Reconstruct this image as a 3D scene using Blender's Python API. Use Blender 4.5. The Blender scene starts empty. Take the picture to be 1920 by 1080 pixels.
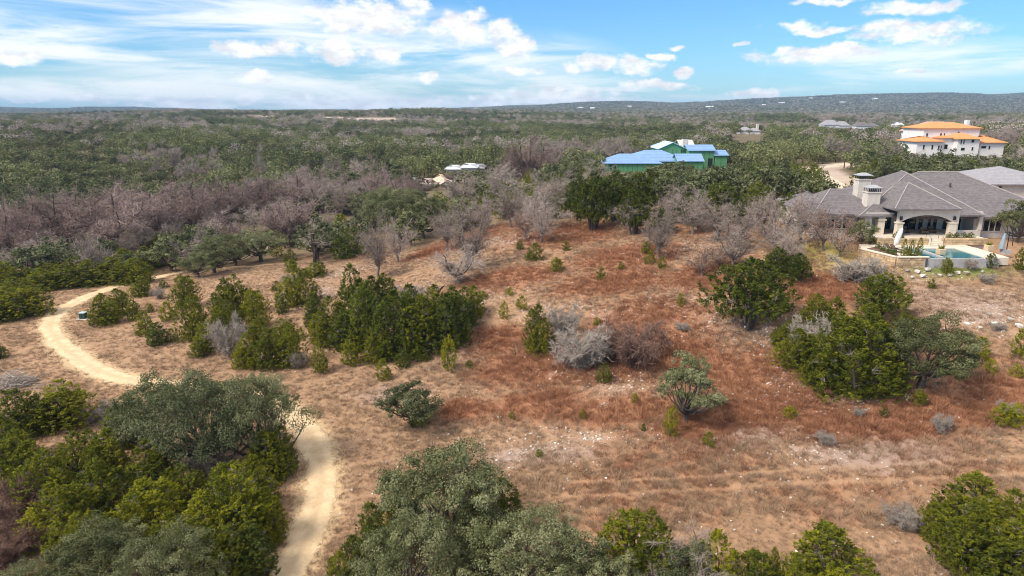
import bpy, bmesh, math, random
import numpy as np
from mathutils import Vector, Matrix

# ------------------------------------------------------------------ camera, sky, sun, exposure
scene = bpy.context.scene
COL = scene.collection
CAM_Z = 30.0
PITCH = math.radians(14.54)
cam_data = bpy.data.cameras.new('camera')
cam_data.sensor_width = 36.0
cam_data.lens = 24.0
cam_data.clip_start = 0.5
cam_data.clip_end = 40000.0
cam = bpy.data.objects.new('camera', cam_data)
COL.objects.link(cam)
cam.location = (0, 0, CAM_Z)
cam.rotation_euler = (math.pi / 2 - PITCH, 0, 0)
scene.camera = cam

SUN_EL = math.radians(48)
SUN_AZ = math.radians(-118)          # compass-like angle from +Y towards +X: from behind, over the left shoulder
EXPOSURE = 1.0
SKY_STRENGTH = 0.13
SUN_STRENGTH = 2.3

scene.view_settings.view_transform = 'Standard'
scene.view_settings.look = 'None'
scene.view_settings.gamma = 1.0
scene.view_settings.use_curve_mapping = False
scene.view_settings.exposure = EXPOSURE
scene.cycles.use_denoising = True
scene.cycles.denoising_prefilter = 'ACCURATE'
scene.cycles.filter_width = 1.05
scene.cycles.max_bounces = 5
scene.cycles.diffuse_bounces = 3
scene.cycles.glossy_bounces = 2
scene.cycles.transmission_bounces = 4
scene.cycles.volume_bounces = 0
scene.cycles.transparent_max_bounces = 8
scene.cycles.sample_clamp_indirect = 4.0

sun_data = bpy.data.lights.new('sun', 'SUN')
sun_data.energy = SUN_STRENGTH
sun_data.angle = math.radians(17)
sun_data.color = (1.0, 0.92, 0.80)
sun = bpy.data.objects.new('sun', sun_data)
COL.objects.link(sun)
sd = Vector((math.sin(SUN_AZ) * math.cos(SUN_EL), math.cos(SUN_AZ) * math.cos(SUN_EL), math.sin(SUN_EL)))
sun.rotation_euler = sd.to_track_quat('Z', 'Y').to_euler()
sun.location = (-60, -40, 120)


class NT:
    """small helper for node trees"""
    def __init__(self, tree):
        self.t = tree

    def n(self, kind, **props):
        nd = self.t.nodes.new(kind)
        for k, v in props.items():
            setattr(nd, k, v)
        return nd

    def link(self, a, b):
        self.t.links.new(a, b)

    def put(self, sock, v):
        if isinstance(v, bpy.types.NodeSocket):
            self.t.links.new(v, sock)
        else:
            sock.default_value = v

    def math(self, op, a, b=None, c=None, clamp=False):
        nd = self.n('ShaderNodeMath', operation=op, use_clamp=clamp)
        self.put(nd.inputs[0], a)
        if b is not None:
            self.put(nd.inputs[1], b)
        if c is not None:
            self.put(nd.inputs[2], c)
        return nd.outputs[0]

    def vmath(self, op, a, b=None, c=None):
        nd = self.n('ShaderNodeVectorMath', operation=op)
        self.put(nd.inputs[0], a)
        if b is not None:
            self.put(nd.inputs[1], b)
        if c is not None:
            self.put(nd.inputs[2], c)
        return nd.outputs['Value'] if op in ('DOT_PRODUCT', 'LENGTH', 'DISTANCE') else nd.outputs[0]

    def noise(self, vec, scale, detail=3.0, rough=0.55, dist=0.0):
        nd = self.n('ShaderNodeTexNoise')
        if vec is not None:
            self.put(nd.inputs['Vector'], vec)
        self.put(nd.inputs['Scale'], scale)
        nd.inputs['Detail'].default_value = detail
        nd.inputs['Roughness'].default_value = rough
        nd.inputs['Distortion'].default_value = dist
        return nd.outputs['Fac']

    def ramp(self, v, lo, hi, a=0.0, b=1.0, smooth=True):
        nd = self.n('ShaderNodeMapRange', interpolation_type='SMOOTHSTEP' if smooth else 'LINEAR')
        self.put(nd.inputs[0], v)
        for i, x in enumerate((lo, hi, a, b)):
            nd.inputs[i + 1].default_value = x
        return nd.outputs[0]

    def mix(self, f, a, b, blend='MIX'):
        nd = self.n('ShaderNodeMix', data_type='RGBA', blend_type=blend)
        self.put(nd.inputs[0], f)
        for s, v in ((nd.inputs[6], a), (nd.inputs[7], b)):
            if not isinstance(v, bpy.types.NodeSocket) and len(v) == 3:
                v = (*v, 1.0)
            self.put(s, v)
        return nd.outputs[2]

    def comb(self, x, y, z):
        nd = self.n('ShaderNodeCombineXYZ')
        for s, v in zip(nd.inputs, (x, y, z)):
            self.put(s, v)
        return nd.outputs[0]

    def sep(self, v):
        nd = self.n('ShaderNodeSeparateXYZ')
        self.put(nd.inputs[0], v)
        return nd.outputs


FPX = 1280.0
FWD = np.array([0, math.cos(PITCH), -math.sin(PITCH)])
UPV = np.array([0, math.sin(PITCH), math.cos(PITCH)])
CAMP = np.array([0, 0, CAM_Z])


def ray(px, py):
    d = FWD + (px - 960) / FPX * np.array([1.0, 0, 0]) - (py - 540) / FPX * UPV
    return d / np.linalg.norm(d)


def azel(px, py):
    d = ray(px, py)
    return math.atan2(d[0], d[1]), math.asin(d[2])


# ---- world: Nishita sky with fair-weather cumulus and cirrus streaks, all by direction
world = bpy.data.worlds.new('World')
scene.world = world
world.use_nodes = True
w = NT(world.node_tree)
for nd in list(w.t.nodes):
    w.t.nodes.remove(nd)
out = w.n('ShaderNodeOutputWorld')
bg = w.n('ShaderNodeBackground')
bg.inputs['Strength'].default_value = SKY_STRENGTH
sky = w.n('ShaderNodeTexSky', sky_type='NISHITA', sun_disc=False)
sky.sun_elevation = SUN_EL
sky.sun_rotation = SUN_AZ
sky.altitude = 300
sky.air_density = 1.15
sky.dust_density = 0.25
sky.ozone_density = 2.2
tc = w.n('ShaderNodeTexCoord')
dirv = tc.outputs['Generated']
dx, dy, dz = w.sep(dirv)
az = w.math('ARCTAN2', dx, dy)
az = w.math('SUBTRACT', w.math('PINGPONG', w.math('ADD', az, 0.85 + 6.8), 1.7), 0.85)   # the sky in view goes on round the horizon
el = w.math('ARCSINE', dz)
ae = w.comb(az, el, 0.0)
warp = w.n('ShaderNodeTexNoise')
w.put(warp.inputs['Vector'], ae)
warp.inputs['Scale'].default_value = 22.0
warp.inputs['Detail'].default_value = 4.0
warpv = w.vmath('MULTIPLY', w.vmath('SUBTRACT', warp.outputs['Color'], (0.5, 0.5, 0.5)), (0.065, 0.028, 0.0))
aew = w.vmath('ADD', ae, warpv)
CUMULUS = [(690, 28, 125, 34), (765, 6, 36, 26), (640, 95, 76, 24), (720, 100, 40, 16), (880, 50, 60, 34), (962, 86, 44, 28), (845, 40, 45, 26), (935, 60, 40, 26),
           (530, 95, 44, 18), (455, 92, 60, 16), (15, 110, 44, 12), (480, 145, 34, 10), (797, 146, 26, 8), (165, 184, 44, 9),
           (970, 135, 46, 11), (1130, 118, 44, 18), (1190, 126, 56, 19), (1280, 140, 26, 11), (1242, 104, 28, 9), (1235, 162, 78, 9),
           (1068, 125, 30, 13), (1415, 178, 52, 11), (1050, 183, 150, 24), (930, 188, 80, 15), (580, 190, 80, 14), (470, 180, 30, 13), (340, 194, 95, 14), (680, 194, 70, 12),
           (790, 192, 80, 13), (1520, 101, 125, 14), (1590, 92, 50, 10), (1720, 58, 105, 19), (1640, 70, 60, 9), (1695, 13, 86, 12), (1500, 48, 45, 10), (1550, 57, 55, 8),
           (1540, 0, 60, 6), (1385, 80, 18, 5), (1270, 86, 20, 5), (1700, 136, 18, 4), (50, 185, 28, 6), (1400, 210, 30, 4)]
best = None
for (px, py, hw, hh) in CUMULUS:
    a0, e0 = azel(px, py)
    sx = 1.0 / (hw / FPX * 0.92)
    sy = 1.0 / (hh / FPX * 1.05)
    v = w.vmath('MULTIPLY_ADD', aew, (sx, sy, 0), (-a0 * sx, -e0 * sy, 0))
    d2 = w.vmath('DOT_PRODUCT', v, v)
    best = d2 if best is None else w.math('MINIMUM', best, d2)
fbm = w.noise(w.vmath('MULTIPLY', ae, (1.0, 1.7, 1.0)), 36.0, 8.0, 0.60)
dens = w.math('ADD', w.math('SUBTRACT', 1.0, best), w.math('MULTIPLY', w.math('SUBTRACT', fbm, 0.5), 3.2))
cum = w.ramp(dens, -0.15, 1.0)
# cirrus: long thin streaks, drawn out towards the lower right
rot = w.n('ShaderNodeMapping')
w.put(rot.inputs['Vector'], ae)
rot.inputs['Rotation'].default_value = (0, 0, math.radians(9))
rot.inputs['Scale'].default_value = (1.6, 13.0, 1.0)
cn = w.noise(rot.outputs[0], 2.3, 6.0, 0.6, 0.5)
CIRRUS = [(330, 40, 520, 60), (120, 70, 300, 45), (820, 110, 330, 50), (620, 150, 420, 40), (1000, 165, 260, 26), (1540, 148, 120, 22), (1800, 110, 160, 26), (1650, 125, 180, 30), (300, 170, 400, 22), (800, 190, 700, 16), (200, 20, 420, 50)]
cb = None
for (px, py, hw, hh) in CIRRUS:
    a0, e0 = azel(px, py)
    sx = 1.0 / (hw / FPX * 0.95)
    sy = 1.0 / (hh / FPX * 1.1)
    v = w.vmath('MULTIPLY_ADD', ae, (sx, sy, 0), (-a0 * sx, -e0 * sy, 0))
    d2 = w.vmath('DOT_PRODUCT', v, v)
    cb = d2 if cb is None else w.math('MINIMUM', cb, d2)
cmask = w.ramp(cb, 0.1, 1.4, 1.0, 0.0)
fill_veil = w.ramp(el, 0.24, 0.6, 0.0, 0.8)
cmask = w.math('MAXIMUM', cmask, fill_veil)
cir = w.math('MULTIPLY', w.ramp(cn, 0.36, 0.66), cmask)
cir = w.math('MAXIMUM', w.math('MULTIPLY', cir, 0.85), fill_veil)      # unseen white veil overhead, added as neutral fill light
shade = w.noise(w.vmath('ADD', w.vmath('MULTIPLY', ae, (1.0, 1.9, 1.0)), (0.0, 0.02, 3.0)), 30.0, 5.0, 0.6)
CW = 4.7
ccol = w.mix(w.ramp(shade, 0.35, 0.62), (0.74 * CW, 0.73 * CW, 0.75 * CW), (1.02 * CW, 1.0 * CW, 0.97 * CW))
skyc = w.mix(1.0, sky.outputs[0], w.mix(w.ramp(el, 0.0, 0.30), (0.26, 0.42, 0.60), (0.225, 0.45, 0.67)), 'MULTIPLY')
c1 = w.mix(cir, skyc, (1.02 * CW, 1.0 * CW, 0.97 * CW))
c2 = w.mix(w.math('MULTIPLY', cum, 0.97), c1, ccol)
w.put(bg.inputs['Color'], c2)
w.link(bg.outputs[0], out.inputs['Surface'])
world.cycles.sampling_method = 'MANUAL'
world.cycles.sample_map_resolution = 1024

# ------------------------------------------------------------------ terrain height


def _hash(ix, iy, seed):
    h = (ix.astype(np.int64) * 374761393 + iy.astype(np.int64) * 668265263 + seed * 982451653) & 0x7fffffff
    h = ((h ^ (h >> 13)) * 1274126177) & 0x7fffffff
    return ((h ^ (h >> 16)) & 0xffff) / 65535.0


def vnoise(x, y, scale, seed=0):
    x = np.asarray(x, float) / scale
    y = np.asarray(y, float) / scale
    ix, iy = np.floor(x), np.floor(y)
    fx, fy = x - ix, y - iy
    fx = fx * fx * (3 - 2 * fx)
    fy = fy * fy * (3 - 2 * fy)
    a = _hash(ix, iy, seed)
    b = _hash(ix + 1, iy, seed)
    c = _hash(ix, iy + 1, seed)
    d = _hash(ix + 1, iy + 1, seed)
    return (a * (1 - fx) + b * fx) * (1 - fy) + (c * (1 - fx) + d * fx) * fy


def _cubic(xs, f, x):
    """Catmull-Rom on an uneven axis: f has shape (n, m) and is read at x (k,) -> index and weights"""
    x = np.clip(x, xs[0], xs[-1])
    i = np.clip(np.searchsorted(xs, x) - 1, 0, len(xs) - 2)
    h = xs[i + 1] - xs[i]
    t = (x - xs[i]) / h
    return i, t, h


def grid_interp(xs, ys, Z, x, y):
    sx = np.gradient(Z, xs, axis=1)
    ix, tx, hx = _cubic(xs, Z, x)
    iy, ty, hy = _cubic(ys, Z, y)

    def row(r):
        p0, p1 = Z[r, ix], Z[r, ix + 1]
        m0, m1 = sx[r, ix] * hx, sx[r, ix + 1] * hx
        t = tx
        return (2 * t**3 - 3 * t**2 + 1) * p0 + (t**3 - 2 * t**2 + t) * m0 + (-2 * t**3 + 3 * t**2) * p1 + (t**3 - t**2) * m1
    n = len(ys) - 1
    r0, r1 = row(iy), row(iy + 1)
    rm, rp = row(np.clip(iy - 1, 0, n)), row(np.clip(iy + 2, 0, n))
    dm = np.where(iy > 0, ys[iy + 1] - ys[np.clip(iy - 1, 0, n)], hy)
    dp = np.where(iy < n - 1, ys[np.clip(iy + 2, 0, n)] - ys[iy], hy)
    m0 = np.where(iy > 0, (r1 - rm) / dm, (r1 - r0) / hy) * hy
    m1 = np.where(iy < n - 1, (rp - r0) / dp, (r1 - r0) / hy) * hy
    t = ty
    return (2 * t**3 - 3 * t**2 + 1) * r0 + (t**3 - 2 * t**2 + t) * m0 + (-2 * t**3 + 3 * t**2) * r1 + (t**3 - t**2) * m1


NX = np.array([-160., -80, -40, -20, 0, 20, 40, 60, 90, 180])
NY = np.array([-40., 20, 40, 55, 70, 85, 100, 120, 150, 200])
NZ = np.array([
    [0.5, 0.5, 0.0, 0.0, 0.0, 0.0, 0.5, 1.0, 1.0, 1.0],
    [0.5, 0.5, 0.0, 0.0, 0.0, 0.0, 0.5, 1.0, 1.5, 2.0],
    [0.5, 0.5, 0.0, 0.0, 0.0, 0.5, 1.0, 1.6, 2.2, 3.0],
    [0.2, 0.2, 0.0, 0.3, 0.8, 1.8, 3.2, 4.5, 5.2, 6.0],
    [0.0, 0.0, 0.3, 1.0, 2.2, 4.2, 6.8, 8.0, 9.0, 9.5],
    [-.6, -.3, 0.5, 2.0, 4.2, 7.0, 10.0, 11.0, 11.8, 12.],
    [-1., -.8, 0.8, 2.8, 6.0, 9.0, 12.0, 12.2, 12.6, 13.],
    [-2., -1.5, 0.8, 3.2, 7.4, 10., 12.2, 12.5, 13.0, 13.5],
    [-3.5, -3., -1.5, 2.0, 7.5, 10., 11.5, 11.0, 10.5, 11.],
    [-3.0, -3.0, -3.0, -1., 5.0, 9.0, 10.0, 10., 10.0, 11.]])
FU = np.array([-1.6, -0.9, -0.6, -0.35, -0.15, 0.0, 0.2, 0.45, 0.7, 0.95, 1.6])
FY = np.array([100., 150, 250, 400, 700, 1000, 1250, 1700, 2300, 3500, 4600, 5600, 8000])
FZ = np.array([
    [-1, -1, -.8, 0.5, 3.0, 6.0, 9.0, 12., 12.5, 13., 13.],
    [-3, -3, -3., -2., 2.5, 7.0, 9.5, 11., 10.2, 11.0, 12.],
    [1., 1., 0.0, -1., 4.0, 5.5, 8.2, 9.2, 10.3, 12., 12.],
    [10, 10, 8.5, 5.0, 3.0, 3.0, 6.5, 9.0, 13.0, 14., 14.],
    [13, 13, 13., 11., 9.0, 8.0, 8.0, 9.0, 12.5, 16., 16.],
    [14, 14, 13., 11., 9.0, 9.0, 9.0, 10., 13.0, 18., 18.],
    [15, 15, 16., 23., 22., 16., 13., 12., 15.0, 19., 19.],
    [14, 14, 15., 22., 22., 20., 17., 14., 17.0, 22., 22.],
    [12, 12, 12., 15., 18., 20., 20., 18., 20.0, 25., 25.],
    [14, 14, 14., 14., 24., 38., 46., 55., 68.0, 74., 80.],
    [38, 42, 44., 20., 26., 60., 76., 112., 134., 124, 112],
    [44, 42, 38., 18., 24., 52., 66., 92., 112., 108, 100],
    [20, 20, 20., 20., 20., 25., 30., 40., 50.0, 50., 50.]])
PAD_Z = 12.2


def _box_w(x, y, x0, x1, y0, y1, soft):
    def edge(v, a, b):
        return np.clip((v - a) / soft + 1, 0, 1) * np.clip((b - v) / soft + 1, 0, 1)
    q = edge(x, x0, x1) * edge(y, y0, y1)
    return q * q * (3 - 2 * q)


def height(x, y):
    x = np.asarray(x, float)
    y = np.asarray(y, float)
    near = grid_interp(NX, NY, NZ, x, y)
    yy = np.maximum(y, 30.0)
    far = grid_interp(FU, FY, FZ, np.clip(x / yy, -1.6, 1.6), yy)
    k = np.clip((y - 125) / 60, 0, 1)
    k = np.maximum(k, np.clip((np.abs(x) - 120) / 60, 0, 1) * np.clip((y - 90) / 40, 0, 1))
    k = k * k * (3 - 2 * k)
    z = near * (1 - k) + far * k
    amp = np.clip((y - 120) / 500, 0, 1)
    z = z + (vnoise(x, y, 14, 1) - .5) * .7 + (vnoise(x, y, 4, 2) - .5) * .22 + (vnoise(x, y, 1.3, 3) - .5) * .07
    z = z + (vnoise(x, y, 170, 4) - .5) * 12.0 * amp + (vnoise(x, y, 620, 5) - .5) * 26 * np.clip((y - 1600) / 2500, 0, 1)
    p = _box_w(x, y, 43, 82, 93, 125, 7.0)
    z = z * (1 - p) + PAD_Z * p
    p2 = _box_w(x, y, 47, 72, 83.5, 92, 2.5)
    z = z * (1 - p2) + 11.2 * p2
    # wheel ruts of the old mown track
    for off in (-0.9, 0.9):
        yr = 49.3 + 0.012 * x + off
        z = z - 0.06 * np.exp(-((y - yr) / 0.28)**2) * np.clip((x - 2) / 6, 0, 1)
    return z


def hz(x, y):
    return float(height(np.array([x]), np.array([y]))[0])


def hits(pxs, pys, tmax=9000.0):
    """where the rays through photo pixels meet the ground (vectorised march)"""
    pxs = np.atleast_1d(np.asarray(pxs, float))
    pys = np.atleast_1d(np.asarray(pys, float))
    D = np.array([ray(a, b) for a, b in zip(pxs, pys)])
    t = np.full(len(D), 15.0)
    done = np.zeros(len(D), bool)
    prev = t.copy()
    while not done.all() and t.min() < tmax:
        P = CAMP + D * t[:, None]
        below = P[:, 2] < height(P[:, 0], P[:, 1])
        done |= below | (t > tmax)
        prev = np.where(done, prev, t)
        t = np.where(done, t, t + np.maximum(0.4, t * 0.006))
    lo, hi = prev, t
    for _ in range(14):
        m = (lo + hi) / 2
        P = CAMP + D * m[:, None]
        b = P[:, 2] < height(P[:, 0], P[:, 1])
        hi = np.where(b, m, hi)
        lo = np.where(b, lo, m)
    return CAMP + D * ((lo + hi) / 2)[:, None]


def at_y(px, py, Y):
    """point on the pixel's ray in the vertical plane y = Y (used for house fronts that stand at a known depth)"""
    d = ray(px, py)
    return CAMP + d * (Y / d[1])


# ------------------------------------------------------------------ object helpers
def tag(o, label=None, cat=None, group=None, kind=None):
    if label:
        o['label'] = label
    if cat:
        o['category'] = cat
    if group:
        o['group'] = group
    if kind:
        o['kind'] = kind
    return o


def link(o, parent=None):
    COL.objects.link(o)
    if parent is not None:
        o.parent = parent
    return o


def empty(name, loc=(0, 0, 0), rz=0.0):
    o = bpy.data.objects.new(name, None)
    o.location = loc
    o.rotation_euler = (0, 0, rz)
    o.empty_display_size = 0.3
    COL.objects.link(o)
    return o


def np_mesh(name, verts, faces, mats=(), mat_idx=None, attrs=None, smooth=False):
    """faces: (n,3) or (n,4) int array"""
    me = bpy.data.meshes.new(name)
    verts = np.asarray(verts, np.float32)
    faces = np.asarray(faces, np.int32)
    k = faces.shape[1]
    me.vertices.add(len(verts))
    me.vertices.foreach_set('co', verts.ravel())
    me.loops.add(faces.size)
    me.loops.foreach_set('vertex_index', faces.ravel())
    me.polygons.add(len(faces))
    me.polygons.foreach_set('loop_start', np.arange(0, faces.size, k, dtype=np.int32))
    try:
        me.polygons.foreach_set('loop_total', np.full(len(faces), k, np.int32))
    except Exception:
        pass
    if mat_idx is not None:
        me.polygons.foreach_set('material_index', np.asarray(mat_idx, np.int32))
    me.polygons.foreach_set('use_smooth', np.full(len(faces), smooth, bool))
    for m in mats:
        me.materials.append(m)
    for an, av in (attrs or {}).items():
        a = me.attributes.new(an, 'FLOAT', 'POINT')
        a.data.foreach_set('value', np.asarray(av, np.float32))
    me.update()
    me.validate()
    return me


def new_mat(name):
    m = bpy.data.materials.new(name)
    m.use_nodes = True
    t = NT(m.node_tree)
    b = m.node_tree.nodes['Principled BSDF']
    b.inputs['Roughness'].default_value = 0.8
    b.inputs['Specular IOR Level'].default_value = 0.25
    return m, t, b


def attr(t, name, kind='GEOMETRY'):
    nd = t.n('ShaderNodeAttribute', attribute_name=name, attribute_type=kind)
    return nd.outputs['Fac']


def world_pos(t):
    return t.n('ShaderNodeNewGeometry').outputs['Position']


def obj_rand(t):
    return t.n('ShaderNodeObjectInfo').outputs['Random']


def leaf_mat(name, dark, mid, light, translucent=0.25, hue_var=0.5, patch=0.0):
    m, t, b = new_mat(name)
    tint = attr(t, 'tint')
    rnd = obj_rand(t)
    f = t.math('ADD', t.math('MULTIPLY', tint, 0.75), t.math('MULTIPLY', rnd, hue_var * 0.6))
    if patch:                                     # stands of differing growth
        f = t.math('ADD', f, t.math('MULTIPLY', t.math('SUBTRACT', t.noise(world_pos(t), 0.014, 3.0, 0.6), 0.5), patch))
    c = t.mix(t.ramp(f, 0.1, 0.55, smooth=False), dark, mid)
    c = t.mix(t.ramp(f, 0.5, 1.0, smooth=False), c, light)
    t.put(b.inputs['Base Color'], c)
    b.inputs['Roughness'].default_value = 0.7
    b.inputs['Specular IOR Level'].default_value = 0.2
    if translucent > 0:
        tr = t.n('ShaderNodeBsdfTranslucent')
        t.put(tr.inputs['Color'], c)
        mx = t.n('ShaderNodeMixShader')
        mx.inputs[0].default_value = translucent
        t.link(b.outputs[0], mx.inputs[1])
        t.link(tr.outputs[0], mx.inputs[2])
        t.link(mx.outputs[0], m.node_tree.nodes['Material Output'].inputs['Surface'])
    return m


def plain_mat(name, col, rough=0.8, var=0.12, scale=3.0, bump=0.0, bscale=20.0, metal=0.0, spec=0.25, randomize=0.0):
    m, t, b = new_mat(name)
    p = world_pos(t)
    nz = t.noise(p, scale, 5.0, 0.6)
    f = t.ramp(nz, 0.25, 0.75, 1 - var, 1 + var)
    if randomize:
        f = t.math('MULTIPLY', f, t.ramp(obj_rand(t), 0, 1, 1 - randomize, 1 + randomize, smooth=False))
    c = t.mix(1.0, (*col, 1.0), t.comb(f, f, f), 'MULTIPLY')
    t.put(b.inputs['Base Color'], c)
    b.inputs['Roughness'].default_value = rough
    b.inputs['Metallic'].default_value = metal
    b.inputs['Specular IOR Level'].default_value = spec
    if bump:
        bp = t.n('ShaderNodeBump')
        bp.inputs['Strength'].default_value = bump
        bp.inputs['Distance'].default_value = 0.05
        t.put(bp.inputs['Height'], t.noise(p, bscale, 4.0, 0.6))
        t.link(bp.outputs[0], b.inputs['Normal'])
    return m

# ------------------------------------------------------------------ ground cover map (in metres, from places seen in the photograph)


def blobs(spec):
    P = hits([s[0] for s in spec], [s[1] for s in spec])
    return [(P[i, 0], P[i, 1], spec[i][2], spec[i][3]) for i in range(len(spec))]


def blob_field(bl, x, y):
    f = np.zeros_like(x)
    for bx, by, rx, ry in bl:
        f = np.maximum(f, np.exp(-(((x - bx) / rx)**2 + ((y - by) / ry)**2)))
    return f


def red_field(x, y):
    """rust red bluestem: thick in some places, thin nearly all over the slope right of the trail"""
    thin = np.clip((x + 8) / 14, 0, 1) * np.clip((y - 36) / 10, 0, 1) * np.clip((132 - y) / 12, 0, 1) * (.16 + .34 * vnoise(x, y, 9, 33))
    return np.maximum(blob_field(RED, x, y) * .92, thin)


RED = blobs([(1050, 440, 14, 12), (900, 440, 12, 10), (1180, 480, 11, 9), (690, 475, 9, 9), (960, 520, 10, 6), (1150, 530, 10, 6), (1000, 690, 9, 6),
             (1130, 690, 9, 5), (1250, 660, 8, 7), (1390, 700, 8, 6), (1450, 760, 9, 5), (1600, 790, 9, 4), (870, 770, 4, 3), (1760, 770, 9, 4),
             (1320, 800, 6, 4), (1880, 740, 8, 4), (1000, 760, 7, 4), (1320, 520, 8, 6), (1550, 540, 8, 6), (820, 470, 8, 8), (1220, 600, 10, 7), (930, 640, 6, 5), (1660, 800, 8, 3),
             (600, 480, 6, 6), (1150, 770, 8, 4)])
ROCK = blobs([(800, 540, 4, 3), (625, 515, 4, 4), (1040, 580, 5, 2.2), (1090, 690, 4, 3), (1150, 725, 3.5, 4), (1480, 640, 4, 5), (1530, 720, 6, 3.5), (1440, 610, 4, 4), (1850, 600, 6, 4),
              (1560, 740, 5, 2.5), (1030, 845, 7, 2.4), (960, 450, 6, 5), (1045, 438, 6, 4), (1275, 560, 4, 3), (1530, 845, 4, 2), (1290, 470, 6, 5),
              (860, 660, 4, 3), (1720, 515, 5, 2), (1140, 590, 4, 2), (1390, 600, 5, 4), (880, 560, 5, 4), (550, 560, 3, 4), (1100, 820, 4, 2)])
LAWN = blobs([(1800, 503, 5.5, 1.2), (1745, 500, 2.5, 1.0)])
PALE_LAWN = blobs([(1540, 470, 4.5, 4.0)])
GRAVELLY = blobs([(1010, 855, 7, 2.0), (1400, 820, 7, 2.4), (1800, 570, 10, 6), (1650, 850, 9, 3), (740, 740, 5, 3), (590, 560, 4, 8)])

TRAIL_PX = [(470, 1150), (530, 1085), (575, 1010), (598, 940), (603, 880), (590, 830), (560, 790), (505, 755), (400, 735), (300, 722), (230, 709), (180, 692), (140, 668), (108, 640), (95, 615), (105, 590), (135, 570), (175, 552),
            (215, 538), (275, 525), (330, 512), (385, 500), (430, 490), (470, 478), (510, 462)]
TP = hits([a for a, b in TRAIL_PX], [b for a, b in TRAIL_PX])[:, :2]


def resample(P, step, closed=False):
    P = np.asarray(P, float)
    # Catmull-Rom through the points, then even steps
    out = []
    n = len(P)
    for i in range(n - 1):
        p0, p1, p2, p3 = P[max(i - 1, 0)], P[i], P[i + 1], P[min(i + 2, n - 1)]
        for t in np.linspace(0, 1, 24, endpoint=False):
            out.append(0.5 * ((2 * p1) + (-p0 + p2) * t + (2 * p0 - 5 * p1 + 4 * p2 - p3) * t * t + (-p0 + 3 * p1 - 3 * p2 + p3) * t**3))
    out.append(P[-1])
    out = np.array(out)
    s = np.concatenate([[0], np.cumsum(np.linalg.norm(np.diff(out, axis=0), axis=1))])
    q = np.arange(0, s[-1], step)
    return np.stack([np.interp(q, s, out[:, k]) for k in range(P.shape[1])], 1)


TRAIL = resample(TP, 0.35)
TRAIL_W = 1.6


def trail_dist(x, y):
    d = np.full(x.shape, 1e9)
    q = TRAIL[::3]
    m = (x > q[:, 0].min() - 12) & (x < q[:, 0].max() + 12) & (y > q[:, 1].min() - 12) & (y < q[:, 1].max() + 12)
    xs, ys = x[m], y[m]
    dm = np.full(xs.shape, 1e9)
    for p in q:
        dm = np.minimum(dm, (xs - p[0])**2 + (ys - p[1])**2)
    d[m] = np.sqrt(dm)
    return d


# dirt drive and bare earth between the upper houses
ROAD_PX = [(1610, 350), (1600, 325), (1585, 312), (1545, 300), (1530, 288), (1548, 272), (1600, 268)]
ROADC = resample(np.array([at_y(1622, 345, 140)[:2], at_y(1605, 322, 165)[:2], at_y(1560, 306, 190)[:2], at_y(1535, 292, 222)[:2], at_y(1530, 278, 250)[:2], at_y(1610, 262, 285)[:2]]), 2.0)


def poly_dist(x, y, q, lim):
    d = np.full(x.shape, 1e9)
    m = (x > q[:, 0].min() - lim) & (x < q[:, 0].max() + lim) & (y > q[:, 1].min() - lim) & (y < q[:, 1].max() + lim)
    xs, ys = x[m], y[m]
    dm = np.full(xs.shape, 1e9)
    for p in q:
        dm = np.minimum(dm, (xs - p[0])**2 + (ys - p[1])**2)
    d[m] = np.sqrt(dm)
    return d


def clearing(x, y):
    """terraced, tree-free slope on the far ridge and a few bare openings"""
    u = x / np.maximum(y, 1)
    a = _box_w(u, y, -0.365, -0.24, 985, 1180, 40.0) if False else ((u > -0.375) & (u < -0.245) & (y > 985) & (y < 1240)) | ((u > -0.245) & (u < -0.165) & (y > 985) & (y < 1160))
    a = a & (vnoise(x, y, 45, 31) > 0.22)
    b = (np.hypot((u - 0.21) / 0.02, (y - 1180) / 90) < 1) | (np.hypot((u + 0.02) / 0.02, (y - 1500) / 120) < 1)
    c = np.zeros_like(a)
    return (a | b | c).astype(float)


nX = np.arange(-100, 100.01, 0.8)
gr = 100 * 1.075 ** np.arange(1, 64)
GX = np.concatenate([-gr[::-1], nX, gr])
nY = np.arange(24, 136.01, 0.8)
gy = 136 + np.cumsum(0.8 * 1.048 ** np.arange(1, 122))
gy = gy[gy < 9300]
GY = np.concatenate([[-300, -120, -40, 0, 12], nY, gy, [9500]])
XX, YY = np.meshgrid(GX, GY)
x1, y1 = XX.ravel(), YY.ravel()
zz = height(x1, y1)
nx, ny = len(GX), len(GY)
ii = np.arange(nx * ny).reshape(ny, nx)
F = np.stack([ii[:-1, :-1], ii[:-1, 1:], ii[1:, 1:], ii[1:, :-1]], -1).reshape(-1, 4)
td = trail_dist(x1, y1)
A = {
    'red': red_field(x1, y1),
    'rock': blob_field(ROCK, x1, y1),
    'lawn': np.minimum(1, blob_field(LAWN, x1, y1) * 1.6),
    'pale_lawn': np.minimum(1, blob_field(PALE_LAWN, x1, y1) * 1.3),
    'gravelly': blob_field(GRAVELLY, x1, y1),
    'verge': np.clip(1 - (td - 0.9) / 2.6, 0, 1),
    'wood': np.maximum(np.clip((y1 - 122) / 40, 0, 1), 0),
    'bare': np.maximum(clearing(x1, y1), np.clip(1.5 - poly_dist(x1, y1, ROADC, 30) / 9.0, 0, 1)),
    'track': sum(np.exp(-((y1 - (49.3 + 0.012 * x1 + o)) / 0.35)**2) for o in (-0.9, 0.9)) * np.clip((x1 - 2) / 6, 0, 1) * np.clip((46 - x1) / 5, 0, 1),
}

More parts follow.
